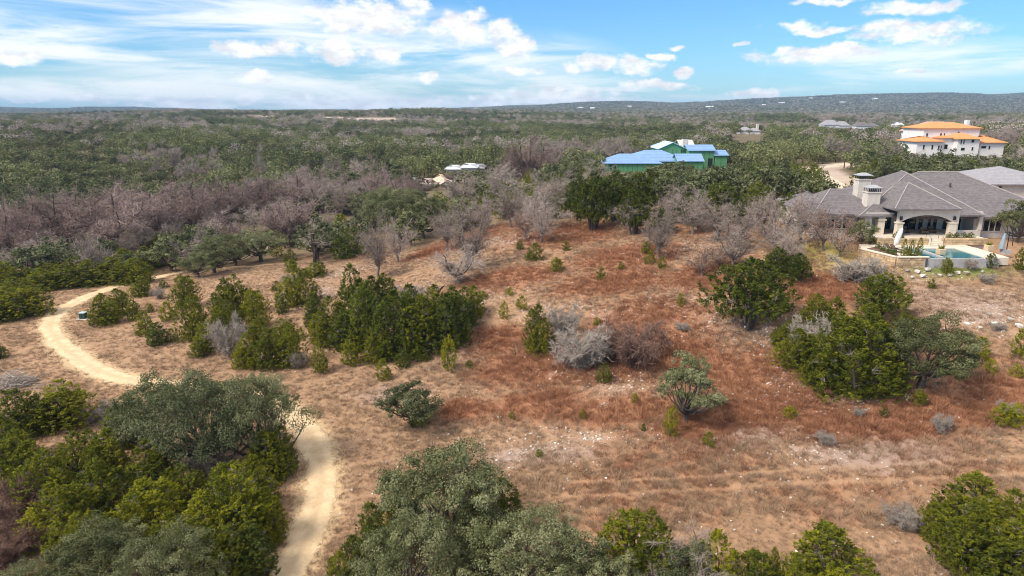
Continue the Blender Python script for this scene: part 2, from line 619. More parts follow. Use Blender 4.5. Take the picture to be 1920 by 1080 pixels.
m, t, b = new_mat('dry_hillside')
p = world_pos(t)
n_big = t.noise(p, 0.09, 4.0, 0.6)
n_mid = t.noise(p, 0.55, 5.0, 0.65)
n_fine = t.noise(p, 3.2, 6.0, 0.7)
n_tiny = t.noise(p, 11.0, 4.0, 0.7)
straw = t.mix(t.ramp(n_mid, 0.3, 0.7), (0.29, 0.172, 0.100), (0.415, 0.262, 0.158))
straw = t.mix(t.math('MULTIPLY', t.ramp(n_fine, 0.5, 0.8), 0.6), straw, (0.19, 0.122, 0.084))
straw = t.mix(t.math('MULTIPLY', t.ramp(n_tiny, 0.56, 0.74), 0.6), straw, (0.50, 0.36, 0.25))
red = t.mix(t.ramp(n_mid, 0.3, 0.72), (0.262, 0.122, 0.068), (0.39, 0.200, 0.112))
red = t.mix(t.math('MULTIPLY', t.ramp(n_fine, 0.5, 0.8), 0.6), red, (0.20, 0.092, 0.055))
redf = t.math('MULTIPLY', attr(t, 'red'), 1.0)
redf = t.ramp(t.math('ADD', redf, t.math('MULTIPLY', t.math('SUBTRACT', n_mid, 0.5), 1.5)), 0.2, 0.75)
c = t.mix(redf, straw, red)
grey = t.mix(n_fine, (0.27, 0.19, 0.155), (0.44, 0.33, 0.275))
gf = t.ramp(t.math('ADD', attr(t, 'gravelly'), t.math('MULTIPLY', t.math('SUBTRACT', n_mid, 0.5), 1.6)), 0.35, 0.9)
c = t.mix(t.math('MULTIPLY', gf, 0.8), c, grey)
# pale limestone chips lying in the soil
vor = t.n('ShaderNodeTexVoronoi', feature='F1')
t.put(vor.inputs['Vector'], p)
vor.inputs['Scale'].default_value = 5.0
chip = t.ramp(vor.outputs['Distance'], 0.12, 0.22, 1.0, 0.0)
rk = t.math('ADD', t.math('MULTIPLY', attr(t, 'rock'), 0.6), t.math('ADD', t.math('MULTIPLY', t.math('SUBTRACT', n_mid, 0.5), 1.3), t.math('MULTIPLY', t.math('SUBTRACT', n_fine, 0.5), 1.2)))
chip = t.math('MULTIPLY', chip, t.ramp(rk, 0.12, 0.55))
soil = t.mix(n_fine, (0.32, 0.21, 0.155), (0.46, 0.34, 0.27))
c = t.mix(t.math('MULTIPLY', t.ramp(rk, 0.3, 0.9), 0.55), c, soil)
c = t.mix(chip, c, (0.66, 0.60, 0.55))
# sandy verge of the trail
vg = t.ramp(t.math('ADD', attr(t, 'verge'), t.math('MULTIPLY', t.math('SUBTRACT', n_fine, 0.5), 1.3)), 0.35, 0.85)
c = t.mix(vg, c, t.mix(n_fine, (0.42, 0.29, 0.17), (0.64, 0.46, 0.27)))
c = t.mix(t.math('MULTIPLY', t.math('MINIMUM', attr(t, 'track'), 1.0), t.ramp(n_mid, 0.3, 0.7, 0.0, 0.5)), c, (0.44, 0.285, 0.165))
c = t.mix(t.math('MULTIPLY', attr(t, 'lawn'), 0.9), c, t.mix(n_fine, (0.085, 0.15, 0.02), (0.17, 0.24, 0.05)))
c = t.mix(t.math('MULTIPLY', attr(t, 'pale_lawn'), 0.9), c, t.mix(n_fine, (0.32, 0.26, 0.07), (0.45, 0.36, 0.12)))
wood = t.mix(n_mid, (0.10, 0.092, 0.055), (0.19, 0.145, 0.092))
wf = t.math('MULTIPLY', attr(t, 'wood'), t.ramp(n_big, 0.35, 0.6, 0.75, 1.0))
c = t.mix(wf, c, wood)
pale = t.mix(t.noise(t.vmath('MULTIPLY', p, (0.012, 0.09, 0.4)), 1.0, 4.0, 0.6), (0.33, 0.235, 0.175), (0.58, 0.47, 0.38))
c = t.mix(t.ramp(t.math('ADD', attr(t, 'bare'), t.math('MULTIPLY', t.math('SUBTRACT', n_mid, 0.5), 0.6)), 0.3, 0.7), c, pale)
t.put(b.inputs['Base Color'], c)
b.inputs['Roughness'].default_value = 0.95
b.inputs['Specular IOR Level'].default_value = 0.1
bp = t.n('ShaderNodeBump')
bp.inputs['Strength'].default_value = 0.35
bp.inputs['Distance'].default_value = 0.10
t.put(bp.inputs['Height'], t.math('ADD', n_fine, t.math('MULTIPLY', n_tiny, 0.5)))
t.link(bp.outputs[0], b.inputs['Normal'])
MAT_GROUND = m
ground = link(bpy.data.objects.new('ground', np_mesh('ground', np.stack([x1, y1, zz], 1), F, [MAT_GROUND], attrs=A, smooth=True)))
tag(ground, 'dry hillside with rust red and straw coloured grass', 'ground', kind='structure')

# ------------------------------------------------------------------ the sandy trail


def strip(name, C, half, mat, lift, rough_edge, nacross=9, seed=3):
    rng = np.random.default_rng(seed)
    T = np.gradient(C, axis=0)
    T /= np.linalg.norm(T, axis=1)[:, None]
    N = np.stack([-T[:, 1], T[:, 0]], 1)
    n = len(C)
    k = np.arange(n)

    def wob(s):
        return (vnoise(k * 1.0, np.full(n, s * 31.7), 9, 50 + s) - .5) * 1.6 + (vnoise(k * 1.0, np.full(n, s * 11.3), 2.3, 60 + s) - .5) * 1.0
    L = half * (1 + rough_edge * wob(1))
    R = half * (1 + rough_edge * wob(2))
    s = np.linspace(-1, 1, nacross)
    V = []
    for a in s:
        off = np.where(a < 0, a * L, a * R)
        V.append(C + N * off[:, None])
    V = np.stack(V, 1).reshape(-1, 2)
    z = height(V[:, 0], V[:, 1])
    edge = np.tile(np.abs(s), n)
    z = z + lift - 0.05 * (edge > 0.99)
    I = np.arange(n * nacross).reshape(n, nacross)
    Fq = np.stack([I[:-1, :-1], I[:-1, 1:], I[1:, 1:], I[1:, :-1]], -1).reshape(-1, 4)
    return link(bpy.data.objects.new(name, np_mesh(name, np.column_stack([V, z]), Fq, [mat], attrs={'edge': edge}, smooth=True)))


m, t, b = new_mat('crushed_limestone')
p = world_pos(t)
n1 = t.noise(p, 0.7, 5.0, 0.65)
n2 = t.noise(p, 5.0, 5.0, 0.7)
n3 = t.noise(p, 16.0, 3.0, 0.7)
c = t.mix(t.ramp(n1, 0.32, 0.66), (0.53, 0.375, 0.22), (0.71, 0.525, 0.325))
wheel = t.ramp(t.math('ABSOLUTE', t.math('SUBTRACT', attr(t, 'edge'), 0.48)), 0.05, 0.30, 1.0, 0.0)
c = t.mix(t.math('MULTIPLY', wheel, 0.22), c, (0.76, 0.58, 0.38))
c = t.mix(t.ramp(n2, 0.54, 0.74), c, (0.47, 0.325, 0.20))
c = t.mix(t.math('MULTIPLY', t.ramp(n3, 0.57, 0.70), 0.6), c, (0.30, 0.21, 0.135))
ed = t.ramp(t.math('ADD', attr(t, 'edge'), t.math('MULTIPLY', t.math('SUBTRACT', n2, 0.5), 0.9)), 0.72, 1.05)
c = t.mix(t.math('MULTIPLY', ed, 0.75), c, (0.50, 0.35, 0.21))
ctr = t.math('MULTIPLY', t.ramp(attr(t, 'edge'), 0.0, 0.28, 1.0, 0.0), t.ramp(n1, 0.42, 0.62))
c = t.mix(t.math('MULTIPLY', ctr, 0.5), c, (0.44, 0.31, 0.19))
t.put(b.inputs['Base Color'], c)
b.inputs['Roughness'].default_value = 0.95
b.inputs['Specular IOR Level'].default_value = 0.1
bp = t.n('ShaderNodeBump')
bp.inputs['Strength'].default_value = 0.5
bp.inputs['Distance'].default_value = 0.05
t.put(bp.inputs['Height'], n2)
t.link(bp.outputs[0], b.inputs['Normal'])
# ragged edge: the sheet frays out into the verge
tp_ = t.n('ShaderNodeBsdfTransparent')
mxs = t.n('ShaderNodeMixShader')
fray = t.math('ADD', attr(t, 'edge'), t.math('ADD', t.math('MULTIPLY', t.math('SUBTRACT', n2, 0.5), 1.0), t.math('MULTIPLY', t.math('SUBTRACT', n1, 0.5), 0.7)))
t.put(mxs.inputs[0], t.ramp(fray, 0.80, 0.90))
t.link(b.outputs[0], mxs.inputs[1])
t.link(tp_.outputs[0], mxs.inputs[2])
t.link(mxs.outputs[0], m.node_tree.nodes['Material Output'].inputs['Surface'])
MAT_TRAIL = m
trail = strip('path', TRAIL, TRAIL_W, MAT_TRAIL, 0.035, 0.30, 11)
tag(trail, 'pale sandy trail winding through the dry grass', 'path', kind='structure')
MAT_DRIVE = plain_mat('bare_caliche', (0.58, 0.47, 0.36), 0.95, 0.15, 0.4)
drive = strip('road', ROADC, 3.6, MAT_DRIVE, 0.06, 0.3, 5, 8)
tag(drive, 'pale dirt drive between the upper houses', 'road', kind='structure')

# ------------------------------------------------------------------ plant materials
MAT_JUNIPER = leaf_mat('juniper_foliage', (0.068, 0.084, 0.010), (0.180, 0.192, 0.014), (0.370, 0.345, 0.018), 0.4, 0.6)
MAT_JUNIPER_DEEP = leaf_mat('juniper_foliage_deep', (0.050, 0.070, 0.011), (0.125, 0.148, 0.018), (0.260, 0.268, 0.025), 0.4, 0.5)
MAT_OAK = leaf_mat('live_oak_foliage', (0.088, 0.098, 0.036), (0.170, 0.182, 0.076), (0.300, 0.302, 0.155), 0.3, 0.5)
MAT_OAK_DARK = leaf_mat('live_oak_foliage_dark', (0.072, 0.084, 0.034), (0.138, 0.150, 0.066), (0.225, 0.232, 0.118), 0.3, 0.45)
MAT_FAR_GREEN = leaf_mat('far_foliage', (0.060, 0.066, 0.030), (0.120, 0.124, 0.054), (0.205, 0.200, 0.085), 0.25, 0.8, 1.6)
MAT_ELM_TWIG = leaf_mat('bare_elm_twigs', (0.17, 0.130, 0.105), (0.31, 0.245, 0.205), (0.47, 0.39, 0.34), 0.0, 0.8)
MAT_CYPRESS_TWIG = leaf_mat('cypress_twigs', (0.125, 0.084, 0.068), (0.235, 0.162, 0.138), (0.38, 0.28, 0.245), 0.0, 0.9)
MAT_PALE_TWIG = leaf_mat('weathered_twigs', (0.24, 0.200, 0.165), (0.37, 0.315, 0.265), (0.53, 0.465, 0.40), 0.0, 0.3
                         )
MAT_BROWN_TWIG = leaf_mat('red_brown_twigs', (0.13, 0.075, 0.054), (0.22, 0.130, 0.098), (0.33, 0.215, 0.170), 0.0, 0.3)
MAT_RUST_LEAF = leaf_mat('rust_leaves', (0.13, 0.055, 0.030), (0.22, 0.095, 0.055), (0.30, 0.15, 0.09), 0.15, 0.4)
MAT_BARK = plain_mat('oak_bark', (0.105, 0.085, 0.070), 0.95, 0.3, 6.0, 0.6, 14.0)
MAT_BARK_PALE = plain_mat('pale_bark', (0.19, 0.158, 0.135), 0.95, 0.25, 5.0, 0.5, 14.0)
MAT_BARK_RED = plain_mat('cypress_bark', (0.105, 0.074, 0.062), 0.95, 0.25, 5.0, 0.5, 14.0)
MAT_BURNT = plain_mat('charred_bark', (0.045, 0.035, 0.030), 0.95, 0.3, 5.0)


def unit(v):
    return v / np.maximum(np.linalg.norm(v, axis=-1, keepdims=True), 1e-9)


def rand_dirs(rng, n):
    return unit(rng.normal(size=(n, 3)))


class Geo:
    """quads gathered as arrays; .mesh() makes one mesh"""
    def __init__(self):
        self.v, self.f, self.t, self.m, self.n = [], [], [], [], 0

    def quads(self, P, tint, mat=0):          # P (n,4,3)
        n = len(P)
        if n == 0:
            return
        self.v.append(P.reshape(-1, 3))
        self.f.append(np.arange(n * 4).reshape(n, 4) + self.n)
        self.t.append(np.repeat(np.broadcast_to(tint, (n,)), 4))
        self.m.append(np.full(n, mat))
        self.n += n * 4

    def leaves(self, c, axis, length, width, tint, rng, mat=0, normal=None):
        """diamond leaf sprays: centre c, long axis, random roll"""
        n = len(c)
        side = unit(np.cross(axis, rand_dirs(rng, n) if normal is None else normal))
        if normal is not None:
            axis = unit(axis - normal * (axis * normal).sum(1, keepdims=True) * .6)
        L = np.broadcast_to(length, (n,))[:, None]
        W = np.broadcast_to(width, (n,))[:, None]
        P = np.stack([c - axis * L * .5, c + side * W * .5 - axis * L * .08, c + axis * L * .5, c - side * W * .5 - axis * L * .08], 1)
        self.quads(P, tint, mat)

    def ribbons(self, a, b, w0, w1, tint, rng, mat=0):
        n = len(a)
        ax = unit(b - a)
        side = unit(np.cross(ax, rand_dirs(rng, n)))
        w0 = np.broadcast_to(w0, (n,))[:, None] * .5
        w1 = np.broadcast_to(w1, (n,))[:, None] * .5
        self.quads(np.stack([a - side * w0, a + side * w0, b + side * w1, b - side * w1], 1), tint, mat)

    def tube(self, pts, radii, sides=6, tint=0.5, mat=0):
        pts = np.asarray(pts, float)
        radii = np.asarray(radii, float)
        T = unit(np.gradient(pts, axis=0))
        ref = np.array([0.31, 0.95, 0.07])
        S = unit(np.cross(T, ref))
        B = np.cross(T, S)
        ang = np.linspace(0, 2 * np.pi, sides, endpoint=False)
        R = pts[:, None] + radii[:, None, None] * (np.cos(ang)[None, :, None] * S[:, None] + np.sin(ang)[None, :, None] * B[:, None])
        n = len(pts)
        j = np.arange(sides)
        for i in range(n - 1):
            self.quads(np.stack([R[i, j], R[i, (j + 1) % sides], R[i + 1, (j + 1) % sides], R[i + 1, j]], 1), tint, mat)

    def mesh(self, name, mats, smooth=False):
        if not self.v:
            return None
        return np_mesh(name, np.concatenate(self.v), np.concatenate(self.f), mats, np.concatenate(self.m), {'tint': np.concatenate(self.t)}, smooth)


def curve_pts(a, b, rng, n=6, bend=0.15, sag=0.0):
    a, b = np.asarray(a, float), np.asarray(b, float)
    s = np.linspace(0, 1, n)[:, None]
    L = np.linalg.norm(b - a)
    off = rng.normal(size=3) * bend * L
    off2 = rng.normal(size=3) * bend * L * .4
    return a + (b - a) * s + off * np.sin(np.pi * s) + off2 * np.sin(2 * np.pi * s) + np.array([0, 0, sag]) * np.sin(np.pi * s)


def live_oak(seed, W=9.0, H=7.5, lobes=17, clumps=11, leaves=80, leaf=0.14, mat=None, lean=0.0):
    """spreading crown of separate leafy lobes carried by forked limbs"""
    rng = np.random.default_rng(seed)
    tr, cr = Geo(), Geo()
    fork = np.array([rng.normal() * .2, rng.normal() * .2, H * rng.uniform(.14, .24)])
    tr.tube(curve_pts((0, 0, -.6), fork, rng, 5, .05), np.linspace(.045, .034, 5) * H, 8)
    cen = []
    k = 0
    ga = rng.uniform(0, 6.28)
    while len(cen) < lobes:
        u = (k + .5) / lobes
        k += 1
        a = ga + k * 2.39996 + rng.normal() * .35
        # even spread over an egg-shaped dome that hangs well down the sides
        ct = 1 - 1.42 * u
        st_ = math.sqrt(max(0, 1 - ct * ct))
        q = rng.uniform(.52, 1.0)
        bulge = 1 + .20 * math.sin(2 * a + seed) + .16 * math.sin(3 * a + 2 * seed)
        r = W * .5 * st_ * q * bulge * .88
        zt = H * (.50 + .40 * ct * q + rng.normal() * .05)
        cen.append((r * math.cos(a) + lean, r * math.sin(a), max(zt, H * .2), W * rng.uniform(.095, .165)))
    limbs = rng.permutation(lobes)
    for i in limbs:
        x, y, z, R = cen[i]
        pts = curve_pts(fork, (x, y, z - R * .2), rng, 7, .09, -0.05 * H)
        tr.tube(pts, np.linspace(.018, .004, 7) * H * rng.uniform(.8, 1.3), 5)
    for (x, y, z, R) in cen:
        lt = rng.uniform(.12, .85)
        for _ in range(clumps):
            d = rand_dirs(rng, 1)[0]
            d[2] = d[2] * .8 + .25
            d /= np.linalg.norm(d)
            rr = R * rng.uniform(.55, 1.1)
            cc = np.array([x, y, z]) + d * rr * np.array([1, 1, .72])
            n = int(leaves * rng.uniform(.6, 1.35))
            cr_r = R * rng.uniform(.28, .50)
            q = rand_dirs(rng, n) * (rng.uniform(.15, 1, n)**.5)[:, None] * cr_r * np.array([1.1, 1.1, .75])
            nr = unit(d * .55 + unit(q) * .75 + np.array([0, 0, .25]) + rng.normal(size=(n, 3)) * .45)
            cr.leaves(cc + q, rand_dirs(rng, n), leaf * rng.uniform(.7, 1.4, n), leaf * rng.uniform(.45, .9, n), np.clip(lt + rng.normal() * .16 + rng.normal(size=n) * .16, 0, 1), rng, 0, nr)
    return tr.mesh('oak_trunk', [MAT_BARK], True), cr.mesh('oak_crown', [mat or MAT_OAK])


def juniper(seed, H=4.6, W=3.6, leaders=4, plumes=300, per=30, spray=0.30, mat=None, trunk_show=0.0, point=.5):
    """dense cedar: rounded mounds of upswept feathery sprays nearly to the ground, some with a pointed leader"""
    rng = np.random.default_rng(seed)
    tr, cr = Geo(), Geo()
    mounds = []
    for i in range(leaders):
        a = seed + i * 2.39996 + rng.normal() * .3
        r = 0 if i == 0 else W * rng.uniform(.15, .27)
        top = H if i == 0 else H * rng.uniform(.55, .95)
        rad = W * (.46 if leaders == 1 else (.33 if i == 0 else rng.uniform(.20, .31)))
        lo = H * trunk_show * rng.uniform(.7, 1.2)
        mounds.append((r * math.cos(a), r * math.sin(a), lo, top, rad, rng.uniform(.3, 1.0) * point))
        tr.tube(curve_pts((r * .15 * math.cos(a), r * .15 * math.sin(a), -.5), (r * .8 * math.cos(a), r * .8 * math.sin(a), top * .8), rng, 6, .03), np.linspace(.022, .005, 6) * H, 5)
    wsum = sum(m_[4] * (m_[3] - m_[2] * .8) for m_ in mounds)
    for (x, y, lo, top, rad, pt) in mounds:
        n = int(plumes * rad * (top - lo * .8) / wsum)
        lt = rng.uniform(.2, .7)
        ph = rng.uniform(0, 6.28, 4)
        for _ in range(n):
            u = rng.uniform(0, 1)**1.05
            z = lo + (top - lo) * u
            rnd = math.sqrt(max(0, 1 - (2 * max(u, .30) - .75)**2 / 1.5625))     # egg, widest near a third of the height
            cone = (1 - u)**.75
            prof = (1 - pt) * rnd * (1 - u**5) ** .5 + pt * cone
            if u < .2:
                prof *= .78 + 1.1 * u
            a = rng.uniform(0, 6.28)
            bumpy = 1 + .17 * math.sin(a * 3 + ph[0] + u * 5) + .12 * math.sin(a * 5 + ph[1] - u * 9) + rng.normal() * .10
            R = rad * prof * max(.3, bumpy)
            outd = np.array([math.cos(a), math.sin(a), 0])
            base = np.array([x, y, z]) + outd * R * .82
            nrm = unit(outd * (1.1 - .6 * u) + np.array([0, 0, .15 + 1.0 * u]))
            ax = unit(outd * .55 + np.array([0, 0, .75]) + rng.normal(size=3) * .25)
            L = spray * rng.uniform(1.2, 2.4)
            s = rng.uniform(0, 1, per)
            spread = (1 - s * .75)[:, None] * L * .42
            q = base + ax * (s * L)[:, None] + rand_dirs(rng, per) * spread
            dirs = unit(ax * 1.0 + rng.normal(size=(per, 3)) * .5)
            nn = unit(nrm + rng.normal(size=(per, 3)) * .5)
            if rng.uniform() < .05:
                cr.ribbons(base + rng.normal(size=(12, 3)) * L * .2 - ax * L * .2, base + unit(ax + rng.normal(size=(12, 3)) * .6) * L * rng.uniform(.5, 1.1, (12, 1)), spray * .10, spray * .04, rng.uniform(0, .8, 12), rng, 1)
                continue
            cr.leaves(q, dirs, spray * rng.uniform(.6, 1.2, per), spray * rng.uniform(.25, .48, per), np.clip(lt + rng.normal() * .20 + rng.normal(size=per) * .13, 0, 1), rng, 0, nn)
    return tr.mesh('juniper_trunk', [MAT_BARK], True), cr.mesh('juniper_crown', [mat or MAT_JUNIPER, MAT_PALE_TWIG])


def bare_tree(seed, H=9.0, W=8.0, trunk_h=.17, limbs=8, sub=10, subsub=6, twigs=10, twig_w=.021, twig_l=.62, tw_mat=None, bark=None, spread=1.0, leaves=0, leaf_mat_=None, stems=1, flat=0.0):
    """leafless crown: limbs, branches and a haze of fine twigs"""
    rng = np.random.default_rng(seed)
    tr, cr = Geo(), Geo()
    tw_a, tw_b, tw_t = [], [], []
    lf = []
    for st in range(stems):
        if stems == 1:
            fork = np.array([rng.normal() * .03 * H, rng.normal() * .03 * H, H * trunk_h])
            tr.tube(curve_pts((0, 0, -.6), fork, rng, 5, .04), np.linspace(.030, .021, 5) * H * (1.2 if trunk_h > .3 else 1.0), 7)
            nl = limbs
        else:
            a = st * 6.283 / stems + rng.normal() * .4
            fork = np.array([math.cos(a) * W * .07, math.sin(a) * W * .07, H * trunk_h * rng.uniform(.4, 1.1)])
            tr.tube(curve_pts((math.cos(a) * .08, math.sin(a) * .08, -.3), fork, rng, 4, .06), np.linspace(.018, .012, 4) * H, 5)
            nl = max(2, limbs // stems + 1)
        for i in range(nl):
            a = i * 6.283 / nl + rng.normal() * .35 + st
            rr = W * .5 * rng.uniform(.30, .72) * spread
            up = H * (rng.uniform(.52, .86) - .22 * flat * rng.uniform())
            if i == 0 and stems == 1:
                rr *= .2
                up = H * .9
            e = fork * np.array([1, 1, 0]) * .5 + np.array([math.cos(a) * rr, math.sin(a) * rr, up])
            pl = curve_pts(fork, e, rng, 7, .07, -.02 * H)
            r0 = H * .015 * rng.uniform(.8, 1.2)
            tr.tube(pl, np.linspace(r0, r0 * .3, 7), 5)
            for j in range(sub):
                s = rng.uniform(.12, 1.0)
                o = pl[min(6, int(s * 6))] + (pl[min(6, int(s * 6) + 1)] - pl[min(6, int(s * 6))]) * (s * 6 % 1)
                dirn = unit(np.array([o[0], o[1], 0]) * .25 / max(.1, W * .25) + rng.normal(size=3) * .55 + np.array([math.cos(a) * .35, math.sin(a) * .35, .45 - .25 * flat]))
                L = H * rng.uniform(.13, .26)
                e2 = o + dirn * L
                pb = curve_pts(o, e2, rng, 5, .10)
                cr.tube(pb, np.linspace(r0 * .42, r0 * .14, 5), 3, .02)
                for k in range(subsub):
                    s2 = rng.uniform(.2, 1.0)
                    o2 = o + (e2 - o) * s2
                    d2 = unit(dirn * .6 + rng.normal(size=3) * .65 + np.array([0, 0, .2]))
                    e3 = o2 + d2 * L * rng.uniform(.35, .7)
                    tw_a.append(o2[None])
                    tw_b.append(e3[None])
                    tw_t.append(np.array([-1.0]))
                    q = rng.uniform(.1, 1, twigs)[:, None]
                    a0 = o2 + (e3 - o2) * q
                    dt = unit(d2 * .7 + rng.normal(size=(twigs, 3)) * .75 + np.array([0, 0, .15]))
                    tw_a.append(a0)
                    tw_b.append(a0 + dt * (twig_l * rng.uniform(.5, 1.3, twigs))[:, None])
                    tw_t.append(np.clip(rng.normal(.5, .2, twigs), 0, 1))
                    if leaves:
                        lf.append(e3 + rng.normal(size=(leaves, 3)) * .28)
    a, b, tt = np.concatenate(tw_a), np.concatenate(tw_b), np.concatenate(tw_t)
    wide = np.where(tt < 0, twig_w * 1.9, twig_w)
    cr.ribbons(a, b, wide, wide * .5, np.where(tt < 0, .35, tt), rng)
    if leaves:
        P = np.concatenate(lf)
        cr.leaves(P, rand_dirs(rng, len(P)), .16, .10, np.clip(rng.normal(.5, .2, len(P)), 0, 1), rng, 1)
    return tr.mesh('bare_trunk', [bark or MAT_BARK_PALE], True), cr.mesh('bare_crown', [tw_mat or MAT_ELM_TWIG, leaf_mat_ or MAT_RUST_LEAF])


# library: near models, then lighter models for the woods; each entry (trunk mesh, crown mesh, H, W)
LIB = {}


def lib(kind, H, W, pair):
    LIB.setdefault(kind, []).append((pair[0], pair[1], H, W))


for s in range(4):
    lib('oak', 7.5, 9.0, live_oak(10 + s, lobes=(26, 30, 24, 28)[s]))
for s in range(2):
    lib('oak_big', 9.5, 13.0, live_oak(20 + s, 13.0, 9.5, 46, 13, 62, .165, mat=MAT_OAK_DARK))
for s in range(3):
    lib('oak_small', 5.0, 5.5, live_oak(30 + s, 5.5, 5.0, 26, 10, 52, .13, mat=(MAT_OAK, MAT_OAK_DARK, MAT_OAK)[s], lean=(0, .3, .5)[s]))
for s in range(5):
    lib('juniper', 4.8, 3.8, juniper(40 + s, 4.8, 3.8, (6, 5, 7, 6, 8)[s], 1000, 24, .14, mat=MAT_JUNIPER, point=.35))
for s in range(3):
    lib('juniper_deep', 5.2, 3.6, juniper(50 + s, 5.2, 3.6, (4, 5, 6)[s], 960, 24, .14, mat=(MAT_JUNIPER_DEEP, MAT_JUNIPER, MAT_JUNIPER_DEEP)[s], point=.45))
for s in range(3):
    lib('juniper_small', 2.4, 2.0, juniper(60 + s, 2.4, 2.0, (2, 3, 4)[s], 280, 20, .12, point=.4, mat=(MAT_JUNIPER, MAT_JUNIPER, MAT_JUNIPER_DEEP)[s]))
for s in range(3):
    lib('sapling', 1.3, .9, juniper(66 + s, 1.3, .9, (1, 1, 2)[s], 130, 16, .095, mat=MAT_JUNIPER))
for s in range(3):
    lib('juniper_tree', 8.0, 7.0, juniper(70 + s, 8.0, 7.0, (9, 10, 11)[s], 860, 28, .25, mat=MAT_JUNIPER_DEEP, trunk_show=.25, point=.2))
for s in range(4):
    lib('elm', 9.0, 8.0, bare_tree(80 + s))
for s in range(3):
    lib('cypress', 15.0, 15.0, bare_tree(90 + s, 15, 15, .22, 12, 11, 7, 10, .033, .9, MAT_CYPRESS_TWIG, MAT_BARK_RED, 1.25, flat=.8))
for s in range(3):
    lib('pale_shrub', 2.6, 3.6, bare_tree(100 + s, 2.6, 3.6, .12, 16, 8, 6, 7, .020, .30, MAT_PALE_TWIG, MAT_BARK_PALE, 1.3, stems=5, flat=.6))
for s in range(2):
    lib('brown_shrub', 3.0, 4.0, bare_tree(106 + s, 3.0, 4.0, .12, 18, 8, 6, 9, .018, .34, MAT_BROWN_TWIG, MAT_BARK_RED, 1.3, stems=5, flat=.5))
for s in range(2):
    lib('rust_oak', 5.0, 5.0, bare_tree(110 + s, 5.0, 5.0, .2, 7, 6, 5, 7, .02, .45, MAT_ELM_TWIG, MAT_BARK_PALE, 1.1, leaves=5))
lib('snag', 5.5, 3.0, bare_tree(120, 5.5, 3.0, .45, 6, 4, 3, 4, .02, .4, MAT_PALE_TWIG, MAT_BURNT, 1.0))
# lighter models for the woods
for s in range(3):
    lib('oak_mid', 7.0, 8.0, live_oak(130 + s, 8.0, 7.0, 20, 8, 12, .40, mat=(MAT_OAK, MAT_OAK_DARK, MAT_OAK_DARK)[s]))
for s in range(3):
    lib('juniper_mid', 5.0, 4.4, juniper(140 + s, 5.0, 4.4, 6, 200, 11, .36, mat=(MAT_JUNIPER, MAT_JUNIPER_DEEP, MAT_JUNIPER_DEEP)[s]))
for s in range(3):
    lib('elm_mid', 8.5, 8.0, bare_tree(150 + s, 8.5, 8.0, .15, 7, 8, 6, 7, .042, .75))
for s in range(2):
    lib('cypress_mid', 14.0, 13.0, bare_tree(156 + s, 14, 13, .22, 10, 9, 7, 7, .055, 1.0, MAT_CYPRESS_TWIG, MAT_BARK_RED, 1.25, flat=.7))


def make_plant(name, kind, x, y, h, wid, label, cat, group, rng, variant=None, z=None, parts=('trunk', 'crown')):
    """an Empty at the foot of the plant that carries its trunk and crown; the meshes are shared"""
    L = LIB[kind]
    tm, cm, H, W = L[variant % len(L) if variant is not None else rng.integers(len(L))]
    z = hz(x, y) if z is None else z
    e = bpy.data.objects.new(name, None)
    e.empty_display_size = .3
    e.location = (x, y, z)
    e.rotation_euler = (0, 0, rng.uniform(0, 6.283))
    sw = wid / W
    e.scale = (sw, sw, h / H)
    COL.objects.link(e)
    for pn, me in zip(parts, (tm, cm)):
        o = bpy.data.objects.new(pn, me)
        COL.objects.link(o)
        o.parent = e
    tag(e, label, cat, group)
    return e


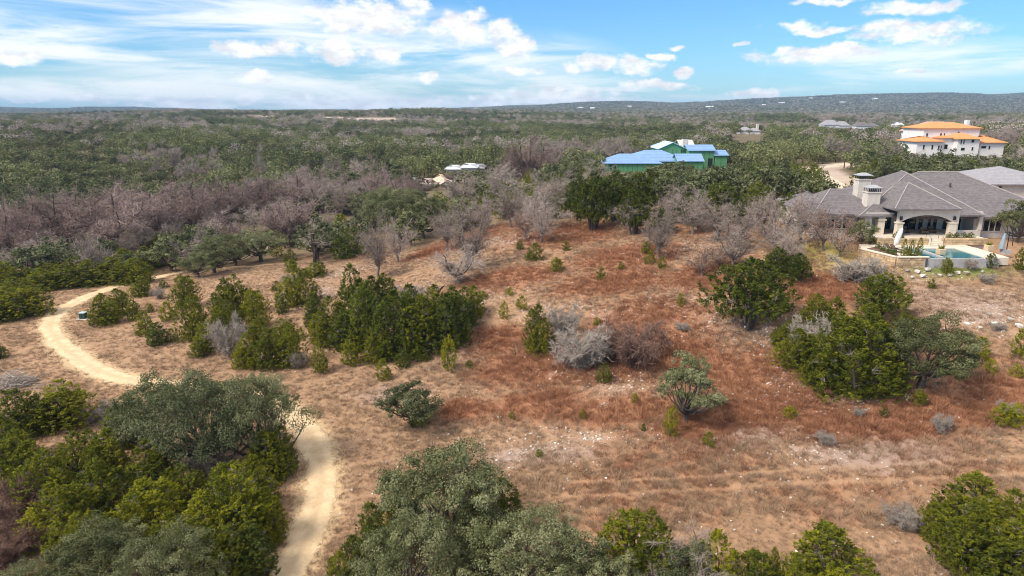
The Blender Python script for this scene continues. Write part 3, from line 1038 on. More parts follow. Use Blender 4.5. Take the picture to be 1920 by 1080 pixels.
def scatter(name, P, scl, rotz, variant, meshes, extra=None, label=None, cat=None, tilt=None):
    """ONE object of kind 'stuff': meshes set out on points by geometry nodes"""
    me = bpy.data.meshes.new(name)
    me.vertices.add(len(P))
    me.vertices.foreach_set('co', np.asarray(P, np.float32).ravel())
    R = np.zeros((len(P), 3), np.float32)
    R[:, 2] = rotz
    if tilt is not None:
        R[:, 0] = tilt
    a = me.attributes.new('rot', 'FLOAT_VECTOR', 'POINT')
    a.data.foreach_set('vector', R.ravel())
    S = np.asarray(scl, np.float32)
    if S.ndim == 1:
        S = np.repeat(S[:, None], 3, 1)
    a = me.attributes.new('scl', 'FLOAT_VECTOR', 'POINT')
    a.data.foreach_set('vector', S.ravel())
    a = me.attributes.new('variant', 'INT', 'POINT')
    a.data.foreach_set('value', np.asarray(variant, np.int32))
    for k, v in (extra or {}).items():
        a = me.attributes.new(k, 'FLOAT', 'POINT')
        a.data.foreach_set('value', np.asarray(v, np.float32))
    o = link(bpy.data.objects.new(name, me))
    ng = bpy.data.node_groups.new(name, 'GeometryNodeTree')
    ng.interface.new_socket('Geometry', in_out='INPUT', socket_type='NodeSocketGeometry')
    ng.interface.new_socket('Geometry', in_out='OUTPUT', socket_type='NodeSocketGeometry')
    gi, go = ng.nodes.new('NodeGroupInput'), ng.nodes.new('NodeGroupOutput')
    iop = ng.nodes.new('GeometryNodeInstanceOnPoints')
    g2i = ng.nodes.new('GeometryNodeGeometryToInstance')
    infos = []
    for i, mm in enumerate(meshes):
        src = bpy.data.objects.new(name + '_source', mm)       # never linked: only read by the nodes
        oi = ng.nodes.new('GeometryNodeObjectInfo')
        oi.inputs['Object'].default_value = src
        infos.append(oi)
    for oi in reversed(infos):
        ng.links.new(oi.outputs['Geometry'], g2i.inputs[0])

    def named(nm, dt):
        nd = ng.nodes.new('GeometryNodeInputNamedAttribute')
        nd.data_type = dt
        nd.inputs['Name'].default_value = nm
        return nd.outputs[0]
    ng.links.new(gi.outputs[0], iop.inputs['Points'])
    ng.links.new(g2i.outputs[0], iop.inputs['Instance'])
    iop.inputs['Pick Instance'].default_value = True
    ng.links.new(named('variant', 'INT'), iop.inputs['Instance Index'])
    ng.links.new(named('rot', 'FLOAT_VECTOR'), iop.inputs['Rotation'])
    ng.links.new(named('scl', 'FLOAT_VECTOR'), iop.inputs['Scale'])
    ng.links.new(iop.outputs[0], go.inputs[0])
    md = o.modifiers.new('scatter', 'NODES')
    md.node_group = ng
    tag(o, label, cat, kind='stuff')
    return o


# ------------------------------------------------------------------ plants placed one by one
RNG = np.random.default_rng(7)
OCC = []          # (x, y, r) already taken


LANDMARK_PX = [('the broad trailside oak', 395, 885), ('the brush pile', 30, 722), ('the utility box', 157, 598), ('the lone egg-shaped juniper', 600, 698), ('the little windswept oak', 772, 800),
               ('the leaning pale oak', 1288, 790), ('the pale bare tangle', 1092, 688), ('the charred snag', 592, 496), ('the propped dark log', 826, 552), ('the massive juniper', 1402, 615),
               ('the silver oak', 1722, 728), ('the pool wall', 1800, 497), ('the pool house corner', 1535, 452), ('the tall open oak', 835, 1035), ('the wispy wheel-track shrub', 1693, 990),
               ('the feathery juniper', 712, 676), ('the spindly sapling', 842, 694), ('the thick-trunked cypress', 443, 420), ('the tall grey loop shrub', 430, 668), ('the wide rounded juniper', 125, 795),
               ('the spiky lone juniper', 1550, 1120), ('the retaining wall corner', 1606, 528), ('the trail bend', 95, 615), ('the far trail end', 470, 478)]
LM = hits([q[1] for q in LANDMARK_PX], [q[2] for q in LANDMARK_PX])
SHORT = {'junipers in the straggling row': 'juniper in the row below the mown grass', 'silvery oaks at the foot of the thicket': 'silvery live oak of the lower thicket', 'junipers of the lower thicket': 'yellow-green juniper of the lower thicket', 'dark junipers along the thicket edge': 'dark juniper edging the lower thicket',
         'dead shrubs in the lower thicket': 'grey dead shrub in the lower thicket', 'mauve bushes on the brown bank': 'mauve leafless bush on the brown bank', 'low shrubs by the trail bend': 'low pale shrub by the trail',
         'oaks at the front of the lower grove': 'rounded live oak fronting the lower grove', 'dark junipers in the lower grove': 'dark juniper among the lower grove oaks', 'bright junipers in the lower grove': 'yellow-green juniper in the lower grove',
         'pale shrubs in the mown grass': 'pale leafless shrub in the mown grass', 'junipers at the end of the wheel track': 'bright juniper at the wheel track end', 'junipers inside the trail loop': 'bushy juniper inside the trail loop',
         'small juniper bushes inside the trail loop': 'small round juniper bush', 'grey shrubs inside the trail loop': 'little grey shrub inside the trail loop', 'junipers of the big clump': 'deep green juniper of the big clump',
         'small junipers at the skirt of the big clump': 'small juniper skirting the big clump', 'juniper saplings on the open slope': 'tiny juniper sapling in dry grass', 'juniper shrubs at the top of the slope': 'juniper shrub among bare trees',
         'junipers in the thicket below the pool': 'juniper in the thicket below the pool', 'thin pale shrubs on the lower slope': 'thin pale shrub on the red slope', 'bare grey trees at the top of the slope': 'leafless grey tree atop the red slope',
         'rust-leaved trees near the pool house': 'bare tree with rust brown leaves', 'oaks above the open slope': 'dark live oak above the open slope', 'oaks at the far end of the trail': 'dark twisted oak at the trail end',
         'tall junipers along the top of the slope': 'tall dark juniper atop the slope', 'junipers in the row along the creek': 'juniper in the row before the creek', 'bare cypresses along the creek': 'tall mauve-brown bare cypress',
         'grey trees under the cypresses': 'grey leafless tree under the cypresses'}
ORD = ['nearest', 'second from', 'third from', 'fourth from', 'fifth from', 'sixth from', 'seventh from', 'eighth from', 'ninth from', 'tenth from', 'eleventh from', 'twelfth from', 'thirteenth from', 'fourteenth from',
       'fifteenth from', 'sixteenth from', 'seventeenth from', 'eighteenth from', 'nineteenth from', 'twentieth from']


def own_labels(base, P):
    """count each member of a set of look-alikes outwards from the landmark it stands closest to"""
    D = np.hypot(P[:, None, 0] - LM[None, :, 0], P[:, None, 1] - LM[None, :, 1])
    rank = D.argsort(0).argsort(0)
    out = []
    for i in range(len(P)):
        score = D[i] + 40.0 * rank[i]
        k = int(score.argmin())
        r = int(rank[i, k])
        out.append(base + ', ' + ORD[r] + ' ' + LANDMARK_PX[k][0] if r < len(ORD) else None)
    return out


def plants(name, kind, cat, label, group, spots):
    """spots: (px, py of the foot, height px, width px[, variant[, own label]])"""
    P = hits([s[0] for s in spots], [s[1] for s in spots])
    own = own_labels(SHORT[group], P) if group in SHORT else [None] * len(P)
    for i, s in enumerate(spots):
        x, y, z = P[i]
        dv = P[i] - CAMP
        depth = float(dv @ FWD)
        dep = math.atan2(-dv[2], math.hypot(dv[0], dv[1]))
        wid = s[3] * depth / FPX
        hgt = (s[2] * depth / FPX - .30 * wid * math.sin(dep)) / math.cos(dep)
        hgt = max(hgt, .45 * s[2] * depth / FPX)
        if kind in ('juniper', 'juniper_deep'):
            wid *= 1.18 if kind == 'juniper' else 1.36
        lab = s[5] if len(s) > 5 else (own[i] or label)
        make_plant(name, kind, x, y, hgt, wid, lab, cat, None if len(s) > 5 else group, RNG, s[4] if len(s) > 4 else None, z - .05)
        OCC.append((x, y, wid * .42))


# lower left thicket beside the trail
plants('live_oak', 'oak_big', 'tree', None, None, [
    (395, 880, 222, 250, 0, 'broad dark grey-green live oak in the middle of the trio overhanging the trail'),
])
plants('live_oak', 'oak', 'tree', 'silvery grey-green live oak at the lower end of the thicket beside the trail', 'silvery oaks at the foot of the thicket', [
    (185, 1120, 165, 215, 1), (340, 1135, 165, 175, 2), (60, 1190, 150, 170, 3), (262, 1165, 150, 150, 0)])
plants('live_oak', 'oak', 'tree', None, None, [
    (290, 858, 172, 175, 1, 'dark live oak beside the broad oak, over the sandy trail bend'),
    (490, 872, 190, 160, 3, 'grey-green live oak with ragged outline at the trail side of the broad oak')])
plants('juniper', 'juniper', 'tree', 'yellow-green juniper crowded into the thicket between the trail and the silvery oaks', 'junipers of the lower thicket', [
    (215, 905, 110, 100, 1), (150, 900, 100, 95, 2), (285, 935, 120, 110, 4), (195, 975, 125, 115, 0), (95, 955, 120, 110, 2), (110, 1015, 120, 110, 1), (285, 1010, 125, 115, 3),
    (350, 965, 105, 100, 2), (390, 1040, 130, 120, 0), (460, 1025, 165, 140, 4), (330, 1060, 110, 105, 1), (480, 955, 110, 95, 0), (240, 1040, 105, 100, 4), (45, 905, 110, 110, 3), (160, 1055, 105, 105, 2),
    (425, 965, 105, 100, 3), (440, 1095, 120, 110, 2), (15, 870, 100, 100, 0), (385, 1110, 90, 90, 4)])
plants('juniper', 'juniper_deep', 'tree', 'dark green juniper on the trail edge of the lower thicket', 'dark junipers along the thicket edge', [
    (530, 885, 95, 60, 0), (505, 900, 100, 80, 1), (235, 830, 75, 70, 2), (475, 1085, 105, 90, 2), (505, 1010, 100, 60, 1)])
plants('juniper', 'juniper', 'tree', None, None, [
    (125, 795, 95, 120, 4, 'wide rounded juniper beside the pile of cut branches'),
    (40, 815, 95, 110, 2, 'juniper standing behind the wide rounded one below the branch pile')])
plants('bare_shrub', 'pale_shrub', 'shrub', None, None, [
    (395, 890, 75, 105, 0, 'pale grey leafless shrub ringed by junipers below the broad oak')])
plants('bare_shrub', 'pale_shrub', 'shrub', 'grey leafless shrub poking out of the juniper thicket by the trail', 'dead shrubs in the lower thicket', [
    (255, 945, 45, 55, 1), (345, 1010, 50, 45, 2), (420, 1000, 40, 45, 0), (385, 1090, 50, 50, 1), (140, 1000, 40, 45, 2)])
plants('bare_shrub', 'brown_shrub', 'shrub', 'mauve leafless bush on the brown bank beside the thicket', 'mauve bushes on the brown bank', [
    (22, 985, 110, 130, 0), (50, 1030, 90, 120, 1), (5, 1060, 80, 110, 0)])
plants('bare_shrub', 'pale_shrub', 'shrub', 'low pale leafless shrub between the wide juniper and the trail', 'low shrubs by the trail bend', [
    (175, 790, 40, 60, 1), (205, 775, 28, 45, 2)])
# lower centre grove
plants('live_oak', 'oak', 'tree', None, None, [
    (835, 1035, 235, 270, 1, 'tall open live oak at the top of the lower grove'),
    (785, 1140, 205, 220, 3, 'pale green live oak in front of the tall open oak, near the trail'),
    (985, 1130, 200, 250, 0, 'broad pale live oak with bare grey branch tips in the lower grove')])
plants('live_oak', 'oak_small', 'tree', 'rounded live oak filling the front of the lower grove', 'oaks at the front of the lower grove', [
    (890, 1150, 140, 160, 0), (1085, 1125, 145, 150, 2), (700, 1150, 120, 140, 2), (1150, 1150, 120, 120, 0)])
plants('juniper', 'juniper_deep', 'tree', 'dark green juniper tucked between the oaks of the lower grove', 'dark junipers in the lower grove', [
    (700, 1065, 125, 80, 0), (940, 985, 95, 85, 1), (895, 1055, 130, 80, 2), (760, 1000, 110, 90, 1), (665, 1080, 80, 50, 2)])
plants('juniper', 'juniper', 'tree', None, None, [
    (1190, 1075, 125, 120, 3, 'bright juniper at the open end of the lower grove'),
    (1550, 1120, 145, 165, 1, 'spiky juniper with grey dead twigs alone in the mown grass'),
    (1445, 1105, 80, 45, 0, 'slim little juniper beside the spiky one in the mown grass')])
plants('juniper', 'juniper', 'tree', 'yellow-green juniper squeezed among the front oaks of the lower grove', 'bright junipers in the lower grove', [
    (905, 1110, 110, 90, 2), (1180, 1130, 100, 80, 4), (640, 1120, 90, 70, 0)])
plants('juniper', 'juniper', 'tree', 'juniper in the straggling row between the lower grove and the spiky juniper', 'junipers in the straggling row', [
    (1235, 1120, 140, 105, 1), (1335, 1135, 145, 115, 0), (1400, 1140, 115, 95, 3), (1485, 1150, 115, 85, 2)])
plants('cedar_elm', 'elm', 'tree', None, None, [
    (1290, 1150, 160, 190, 2, 'thinly leaved pale tree between the lower grove and the spiky juniper')])
plants('live_oak', 'oak_small', 'tree', None, None, [(1275, 1150, 145, 130, 1, 'sparse yellowish oak mixed into the thin pale tree by the mown grass')])
plants('bare_shrub', 'pale_shrub', 'shrub', 'pale leafless shrub in the mown grass near the spiky juniper', 'pale shrubs in the mown grass', [
    (1560, 1095, 50, 80, 0), (1385, 1110, 55, 70, 1), (1230, 1070, 70, 60, 2)])
# lower right
plants('juniper', 'juniper', 'tree', 'bright yellow-green juniper of the clump at the end of the wheel track', 'junipers at the end of the wheel track', [
    (1815, 985, 115, 135, 0), (1885, 1015, 110, 110, 1), (1800, 1055, 125, 120, 2), (1880, 1090, 130, 150, 4), (1760, 1005, 70, 65, 3), (1925, 1060, 130, 120, 0)])
plants('bare_shrub', 'pale_shrub', 'shrub', None, None, [(1693, 990, 55, 70, 2, 'wispy pale shrub beside the junipers at the wheel track')])
# trail loop, left middle
plants('juniper', 'juniper', 'shrub', 'bright bushy juniper on the dry slope inside the trail loop', 'junipers inside the trail loop', [
    (196, 606, 60, 66, 0), (222, 590, 52, 52, 1), (365, 636, 85, 60, 2), (445, 592, 82, 72, 4), (476, 616, 78, 56, 3), (466, 688, 68, 58, 0), (510, 686, 74, 70, 1),
    (548, 684, 78, 58, 2), (345, 578, 66, 56, 3), (418, 588, 56, 50, 0), (530, 640, 48, 60, 4), (556, 572, 78, 66, 1), (395, 655, 60, 55, 4), (430, 625, 66, 60, 2), (490, 650, 60, 55, 0)])
plants('juniper', 'juniper_small', 'shrub', 'small round juniper bush dotted inside the trail loop', 'small juniper bushes inside the trail loop', [
    (252, 600, 42, 36, 1), (272, 627, 46, 52, 0), (297, 646, 46, 60, 2), (314, 602, 38, 40, 0), (378, 668, 38, 50, 1), (322, 640, 26, 28, 0), (528, 588, 46, 36, 2),
    (390, 640, 30, 30, 0), (280, 585, 18, 22, 1), (307, 540, 16, 24, 2), (590, 520, 30, 50, 0), (545, 510, 26, 36, 1), (592, 560, 34, 30, 2), (520, 545, 20, 24, 0), (478, 640, 40, 40, 1), (410, 612, 40, 40, 0)])
plants('bare_shrub', 'pale_shrub', 'shrub', None, None, [(430, 668, 88, 80, 1, 'tall grey twiggy shrub among the junipers inside the trail loop')])
plants('bare_shrub', 'pale_shrub', 'shrub', 'little grey shrub beside a juniper inside the trail loop', 'grey shrubs inside the trail loop', [(555, 690, 38, 40, 0), (545, 535, 24, 40, 2), (300, 560, 26, 30, 1)])
plants('juniper', 'juniper_small', 'shrub', None, None, [
    (600, 698, 58, 42, 0, 'egg-shaped juniper standing alone on bare dry ground'),
    (718, 712, 42, 38, 0, 'round juniper bush below the feathery one at the big clump'),
    (655, 685, 52, 50, 1, 'rounded juniper bush between the lone egg-shaped one and the big clump'),
    (1133, 716, 40, 36, 2, 'dull green juniper bush below the tangled grey shrubs'),
    (785, 798, 48, 48, 0, 'low juniper growing against the foot of the little oak'),
    (1722, 757, 32, 36, 1, 'low dark bush under the silver oak below the pool')])
plants('juniper', 'juniper', 'tree', None, None, [(712, 676, 66, 62, 1, 'feathery pale juniper at the front edge of the big clump')])
plants('juniper', 'juniper_deep', 'tree', 'deep green pointed juniper packed in the big clump on the open slope', 'junipers of the big clump', [
    (592, 612, 66, 44, 0), (622, 645, 92, 58, 1), (662, 605, 112, 58, 0), (692, 655, 130, 72, 2), (722, 600, 90, 56, 1), (742, 668, 128, 82, 2), (792, 660, 112, 82, 1), (838, 652, 108, 80, 2),
    (872, 612, 78, 52, 0), (888, 592, 60, 46, 1), (652, 652, 78, 62, 2), (770, 620, 92, 66, 0), (815, 610, 80, 60, 1), (700, 610, 96, 60, 2), (605, 640, 60, 50, 1), (850, 630, 96, 60, 0)])
plants('juniper', 'juniper_small', 'shrub', 'small juniper at the skirt of the big clump', 'small junipers at the skirt of the big clump', [(790, 676, 30, 38, 0), (757, 688, 34, 40, 2), (870, 640, 30, 30, 1)])
plants('juniper', 'sapling', 'sapling', None, None, [(842, 694, 62, 30, 0, 'spindly pale sapling at the corner of the big juniper clump')])
plants('live_oak', 'oak_small', 'tree', None, None, [
    (772, 800, 104, 130, 1, 'little windswept live oak alone on the slope with a juniper at its foot'),
    (1288, 790, 138, 122, 0, 'pale leaning live oak alone on the rust red slope')])
plants('juniper', 'juniper', 'tree', None, None, [(1008, 660, 92, 60, 1, 'pointed juniper standing beside the tangled grey shrubs')])
plants('bare_shrub', 'pale_shrub', 'shrub', None, None, [
    (1092, 688, 92, 130, 0, 'wide pale grey tangle of bare branches beside the pointed juniper'),
    (1055, 625, 62, 80, 1, 'soft grey shrub behind the pointed juniper'),
    (770, 568, 40, 66, 2, 'flattened grey shrub on the rubble behind the big clump')])
plants('bare_shrub', 'brown_shrub', 'shrub', None, None, [
    (1195, 682, 98, 130, 0, 'dense red-brown leafless bush joined to the pale tangle'),
    (1150, 668, 76, 90, 1, 'brown leafless bush between the pale tangle and the red-brown one')])
plants('juniper_sapling', 'sapling', 'sapling', 'tiny juniper sapling in the dry grass of the open slope', 'juniper saplings on the open slope', [
    (1258, 818, 56, 26), (1328, 838, 30, 24), (1125, 524, 26, 20), (1060, 470, 20, 20), (945, 598, 32, 18), (978, 582, 28, 22), (956, 554, 16, 16), (1276, 572, 22, 18), (1218, 494, 24, 22), (1241, 504, 22, 18),
    (905, 560, 16, 24), (1190, 755, 18, 14), (1093, 785, 18, 14), (960, 785, 14, 14), (1480, 782, 22, 26), (1655, 780, 20, 20), (1835, 672, 42, 38), (1856, 698, 26, 26), (1818, 690, 30, 22), (1905, 705, 24, 24),
    (1012, 856, 16, 18), (1206, 808, 16, 12), (1700, 670, 20, 20), (1745, 540, 20, 18), (1120, 610, 18, 18), (1165, 505, 16, 16), (880, 690, 16, 16), (1916, 672, 60, 40), (660, 600, 20, 20), (520, 480, 20, 24),
    (1878, 795, 40, 40), (1905, 800, 45, 36), (660, 555, 22, 20), (1040, 640, 14, 12)])
plants('juniper', 'juniper_small', 'shrub', 'rounded juniper shrub among the bare trees at the top of the slope', 'juniper shrubs at the top of the slope', [
    (1004, 488, 34, 42, 0), (1042, 510, 30, 34, 1), (600, 515, 30, 40, 2), (545, 490, 24, 30, 0), (1215, 475, 26, 30, 1), (975, 468, 20, 22, 2), (640, 430, 30, 40, 1)])
# right, below the pool house
plants('juniper', 'juniper_tree', 'tree', None, None, [
    (1402, 615, 140, 178, 0, 'massive dark juniper with several trunks below the bare grey trees'),
    (1648, 602, 100, 112, 1, 'spreading dark juniper on a short trunk below the retaining wall')])
plants('juniper', 'juniper', 'tree', None, None, [(1612, 742, 165, 150, 3, 'tall ragged yellow-green juniper below the pool, next to the silver oak')])
plants('juniper', 'juniper', 'tree', 'juniper in the thicket between the massive juniper and the silver oak', 'junipers in the thicket below the pool', [
    (1490, 688, 78, 76, 1), (1562, 628, 76, 66, 0), (1530, 606, 60, 54, 2), (1590, 668, 86, 66, 4), (1555, 715, 76, 76, 2), (1650, 735, 84, 86, 0), (1625, 640, 76, 60, 1), (1585, 735, 60, 60, 4), (1530, 690, 70, 70, 3), (1500, 640, 62, 60, 0), (1570, 660, 80, 70, 1), (1660, 700, 90, 76, 2), (1690, 650, 70, 60, 3), (1520, 720, 50, 56, 4), (1470, 650, 50, 56, 2)])
plants('live_oak', 'oak', 'tree', None, None, [(1722, 728, 165, 200, 1, 'silvery grey-green live oak with dark trunk on the slope below the pool')])
plants('bare_shrub', 'pale_shrub', 'shrub', None, None, [
    (1522, 668, 86, 100, 0, 'grey leafless shrub set among the junipers below the pool'),
    (1606, 528, 60, 100, 1, 'silver-grey bare shrub at the corner of the retaining wall')])
plants('bare_shrub', 'pale_shrub', 'shrub', 'thin pale shrub on the rust red lower slope', 'thin pale shrubs on the lower slope', [
    (1545, 832, 30, 40, 0), (1765, 810, 42, 40, 1), (1890, 780, 34, 40, 2), (1610, 780, 20, 24, 0), (1870, 620, 20, 30, 1), (1850, 530, 22, 36, 1), (1280, 620, 20, 30, 2)])
# bare trees and oaks at the top of the slope
plants('cedar_elm', 'elm', 'tree', 'leafless grey tree at the top of the rust red slope', 'bare grey trees at the top of the slope', [
    (708, 520, 118, 96), (748, 492, 84, 78), (886, 506, 140, 118), (838, 470, 90, 80), (1015, 455, 90, 96), (1008, 432, 112, 110), (960, 425, 90, 90), (1240, 486, 116, 90), (1180, 440, 70, 80),
    (1345, 452, 90, 110), (1392, 468, 95, 105), (1452, 478, 110, 110), (1300, 440, 90, 90), (1500, 455, 95, 90), (1430, 440, 85, 95), (590, 470, 60, 60), (640, 405, 70, 90), (600, 400, 70, 90), (560, 385, 70, 90),
    (940, 385, 80, 100), (870, 395, 75, 95), (1060, 400, 80, 90), (1265, 420, 80, 80), (1480, 500, 80, 80), (1375, 500, 80, 90), (905, 430, 70, 80), (1110, 372, 70, 90), (680, 395, 60, 80)])
plants('cedar_elm', 'elm', 'tree', None, None, [(856, 534, 84, 128, 2, 'low spreading bare tree with a dark forked trunk by the rubble')])
plants('rust_oak', 'rust_oak', 'tree', 'bare tree still holding rust brown leaves beside the pool house', 'rust-leaved trees near the pool house', [
    (1318, 518, 62, 70), (1545, 470, 90, 80), (1572, 482, 60, 70), (1515, 440, 80, 80), (1345, 500, 50, 60), (985, 450, 66, 70), (1590, 455, 55, 60), (1475, 515, 60, 60)])
plants('dead_tree', 'snag', 'tree', None, None, [(592, 496, 76, 60, 0, 'charred snag with pale bare twigs above small junipers')])
plants('live_oak', 'oak', 'tree', 'dark live oak in the cluster rising above the bare trees on the slope', 'oaks above the open slope', [
    (750, 452, 110, 120, 0), (795, 448, 100, 100, 1), (700, 438, 85, 90, 2), (720, 412, 70, 80, 3)])
plants('live_oak', 'oak', 'tree', 'dark twisted live oak with visible trunks at the far end of the trail', 'oaks at the far end of the trail', [
    (490, 490, 70, 112, 0), (402, 512, 76, 100, 1), (440, 498, 70, 90, 2), (375, 520, 56, 70, 3)])
plants('juniper', 'juniper_tree', 'tree', 'tall dark juniper on bare trunks along the top of the slope', 'tall junipers along the top of the slope', [
    (1112, 432, 108, 100), (1152, 415, 92, 96), (1212, 402, 84, 90), (1190, 440, 84, 70), (1290, 420, 60, 76), (1085, 410, 80, 70), (1310, 430, 70, 60), (558, 448, 62, 76), (1350, 415, 76, 80), (1420, 410, 70, 80), (1480, 418, 60, 76), (1385, 425, 60, 70), (1250, 395, 70, 70), (1455, 520, 60, 64), (1495, 530, 58, 60), (1240, 440, 56, 60)])
plants('juniper', 'juniper', 'shrub', 'juniper in the long green hedge-like row between the trail and the bare creek trees', 'junipers in the row along the creek', [
    (10, 600, 60, 90), (55, 592, 62, 90), (30, 565, 50, 80), (80, 545, 46, 74), (125, 540, 48, 70), (170, 535, 52, 76), (215, 532, 54, 76), (255, 532, 52, 70), (140, 520, 40, 70), (190, 515, 42, 70), (235, 508, 46, 70),
    (275, 505, 46, 66), (315, 495, 44, 66), (345, 485, 40, 60), (300, 470, 36, 50), (95, 530, 40, 70), (45, 540, 46, 70), (5, 535, 50, 70), (380, 478, 40, 60), (265, 555, 36, 44), (0, 672, 30, 30)])
plants('bald_cypress', 'cypress', 'tree', 'tall mauve-brown leafless cypress along the dry creek', 'bare cypresses along the creek', [
    (212, 474, 130, 165), (365, 442, 112, 140), (300, 452, 108, 130), (120, 474, 125, 150), (20, 500, 130, 150), (70, 470, 120, 140), (265, 440, 105, 130), (510, 410, 85, 110), (160, 455, 120, 130), (330, 425, 95, 120),
    (405, 415, 90, 110), (555, 398, 80, 100), (480, 395, 75, 100), (600, 385, 75, 95), (230, 430, 100, 120), (-20, 480, 120, 130)])
plants('bald_cypress', 'cypress', 'tree', None, None, [(443, 420, 92, 120, 1, 'dark reddish cypress with a thick pale trunk showing, above the juniper row')])
plants('cedar_elm', 'elm', 'tree', 'grey leafless tree under the cypresses along the creek', 'grey trees under the cypresses', [
    (100, 500, 70, 80), (60, 510, 60, 80), (170, 490, 60, 70), (270, 470, 60, 66), (320, 460, 60, 60), (400, 450, 56, 60), (480, 440, 60, 70), (530, 425, 60, 66), (20, 520, 60, 70), (390, 430, 60, 60), (240, 480, 50, 60), (520, 450, 50, 50), (610, 445, 60, 60)])

# ------------------------------------------------------------------ the woods: nearest trees one by one, the rest as one mass
def far_blob(seed, H, W, n, leaf, mat, squash=.75):
    rng = np.random.default_rng(seed)
    g = Geo()
    for i in range(7):
        a = rng.uniform(0, 6.283)
        r = W * .5 * rng.uniform(.1, .62)
        c = np.array([r * math.cos(a), r * math.sin(a), H * rng.uniform(.38, .74)])
        R = W * rng.uniform(.17, .27)
        d = rand_dirs(rng, n)
        d[:, 2] = d[:, 2] * .8 + .15
        p_ = c + d * R * (rng.uniform(.5, 1, n)**.5)[:, None] * np.array([1, 1, squash])
        g.leaves(p_, unit(d + rng.normal(size=(n, 3)) * .8), leaf * rng.uniform(.6, 1.3, n), leaf * rng.uniform(.4, .8, n), np.clip(rng.uniform(.2, .7) + rng.normal(size=n) * .16, 0, 1), rng)
    g.tube([(0, 0, -.5), (0, 0, H * .5)], [.16, .1], 4, .1)
    return g


def far_mesh(name, *a):
    g = far_blob(*a)
    return g.mesh(name, [a[5]])


MAT_FAR_OAK = leaf_mat('far_oak_foliage', (0.070, 0.080, 0.030), (0.152, 0.165, 0.062), (0.270, 0.272, 0.115), 0.25, 0.8, 1.4)
MAT_FAR_TWIG = leaf_mat('far_bare_crowns', (0.20, 0.158, 0.128), (0.32, 0.262, 0.218), (0.45, 0.38, 0.325), 0.0, 0.9)
FAR = {'juniper': [far_mesh('far_juniper', 200 + s, 5.2, 5.0, 34, .62, MAT_FAR_GREEN, 1.0) for s in range(3)],
       'oak': [far_mesh('far_oak', 210 + s, 6.8, 8.2, 40, .72, MAT_FAR_OAK) for s in range(3)],
       'elm': [far_mesh('far_elm', 220 + s, 7.6, 7.6, 30, .55, MAT_FAR_TWIG, 1.0) for s in range(3)]}


def grove(seed):
    rng = np.random.default_rng(seed)
    big = Geo()
    for i in range(15):
        kind = rng.choice(3, p=[.42, .36, .22])
        H, W = [(5.2, 5.4), (7.0, 9.0), (7.5, 8.0)][kind]
        sc = rng.uniform(.75, 1.25)
        g = far_blob(seed * 40 + i, H * sc, W * sc, 7, 1.7, None)
        off = np.array([rng.uniform(-16, 16), rng.uniform(-16, 16), 0])
        for v, f, tt in zip(g.v, g.f, g.t):
            big.quads((v + off).reshape(-1, 4, 3), tt[::4], kind)
    return big.mesh('far_grove', [MAT_FAR_GREEN, MAT_FAR_OAK, MAT_FAR_TWIG])


GROVES = [grove(5 + s) for s in range(5)]

# what must stay open: houses, drive, and the view of house fronts past nearer trees
KEEP_OPEN = [(41, 84, 84, 117), (70, 112, 110, 138)]         # x0,y0,x1,y1 in metres
SIGHT = [  # px0, px1, highest pixel row a nearer tree may reach, for trees nearer than this
    (1128, 1215, 318, 240), (1215, 1300, 302, 240), (1300, 1372, 306, 240), (1705, 1755, 284, 285), (1755, 1838, 279, 285), (1838, 1900, 287, 285), (770, 850, 336, 222), (830, 912, 313, 242), (1496, 1600, 303, 245), (1590, 1650, 322, 165),
    (1385, 1430, 259, 550), (1540, 1660, 234, 640), (1830, 1920, 322, 118), (1480, 1920, 372, 97)]
HOUSE_SPOTS = []     # (x, y, r), filled from the far houses
for (hx, hy, d_, r_) in ((1245, 322, 245, 24), (1800, 285, 292, 24), (805, 345, 232, 8), (870, 322, 250, 8), (1408, 262, 566, 10), (1570, 240, 656, 18), (1628, 240, 686, 17), (1690, 238, 706, 7), (1530, 296, 215, 5)):
    P0 = at_y(hx, hy, d_)
    HOUSE_SPOTS.append((P0[0], P0[1], r_))


def project(x, y, z):
    v = np.stack([x, y, z - CAM_Z], -1)
    d = v @ FWD
    return 960 + FPX * v[..., 0] / d, 540 - FPX * (v @ UPV) / d, d


def kind_pre(x, y):
    """1 along the creek, where the big cypresses stand wider apart"""
    return np.exp(-((y - np.interp(x, [-200, -110, -60, -20, 20], [150, 158, 172, 196, 230])) / 19)**2) * (x < 10)


rng3 = np.random.default_rng(99)
cand = []
for (ya, yb, sp) in ((104, 480, 5.5), (480, 1000, 6.8), (1000, 1650, 8.6)):
    xs = np.arange(-yb * .92, yb * .92, sp)
    ys = np.arange(ya, yb, sp)
    gx, gyy = np.meshgrid(xs, ys)
    gx = gx.ravel() + rng3.uniform(-.45, .45, gx.size) * sp
    gyy = gyy.ravel() + rng3.uniform(-.45, .45, gyy.size) * sp
    cand.append(np.stack([gx, gyy], 1)[np.abs(gx) < gyy * .86])
cand = np.concatenate(cand)
x, y = cand[:, 0], cand[:, 1]
z = height(x, y)
u = x / y
keep = np.ones(len(x), bool)
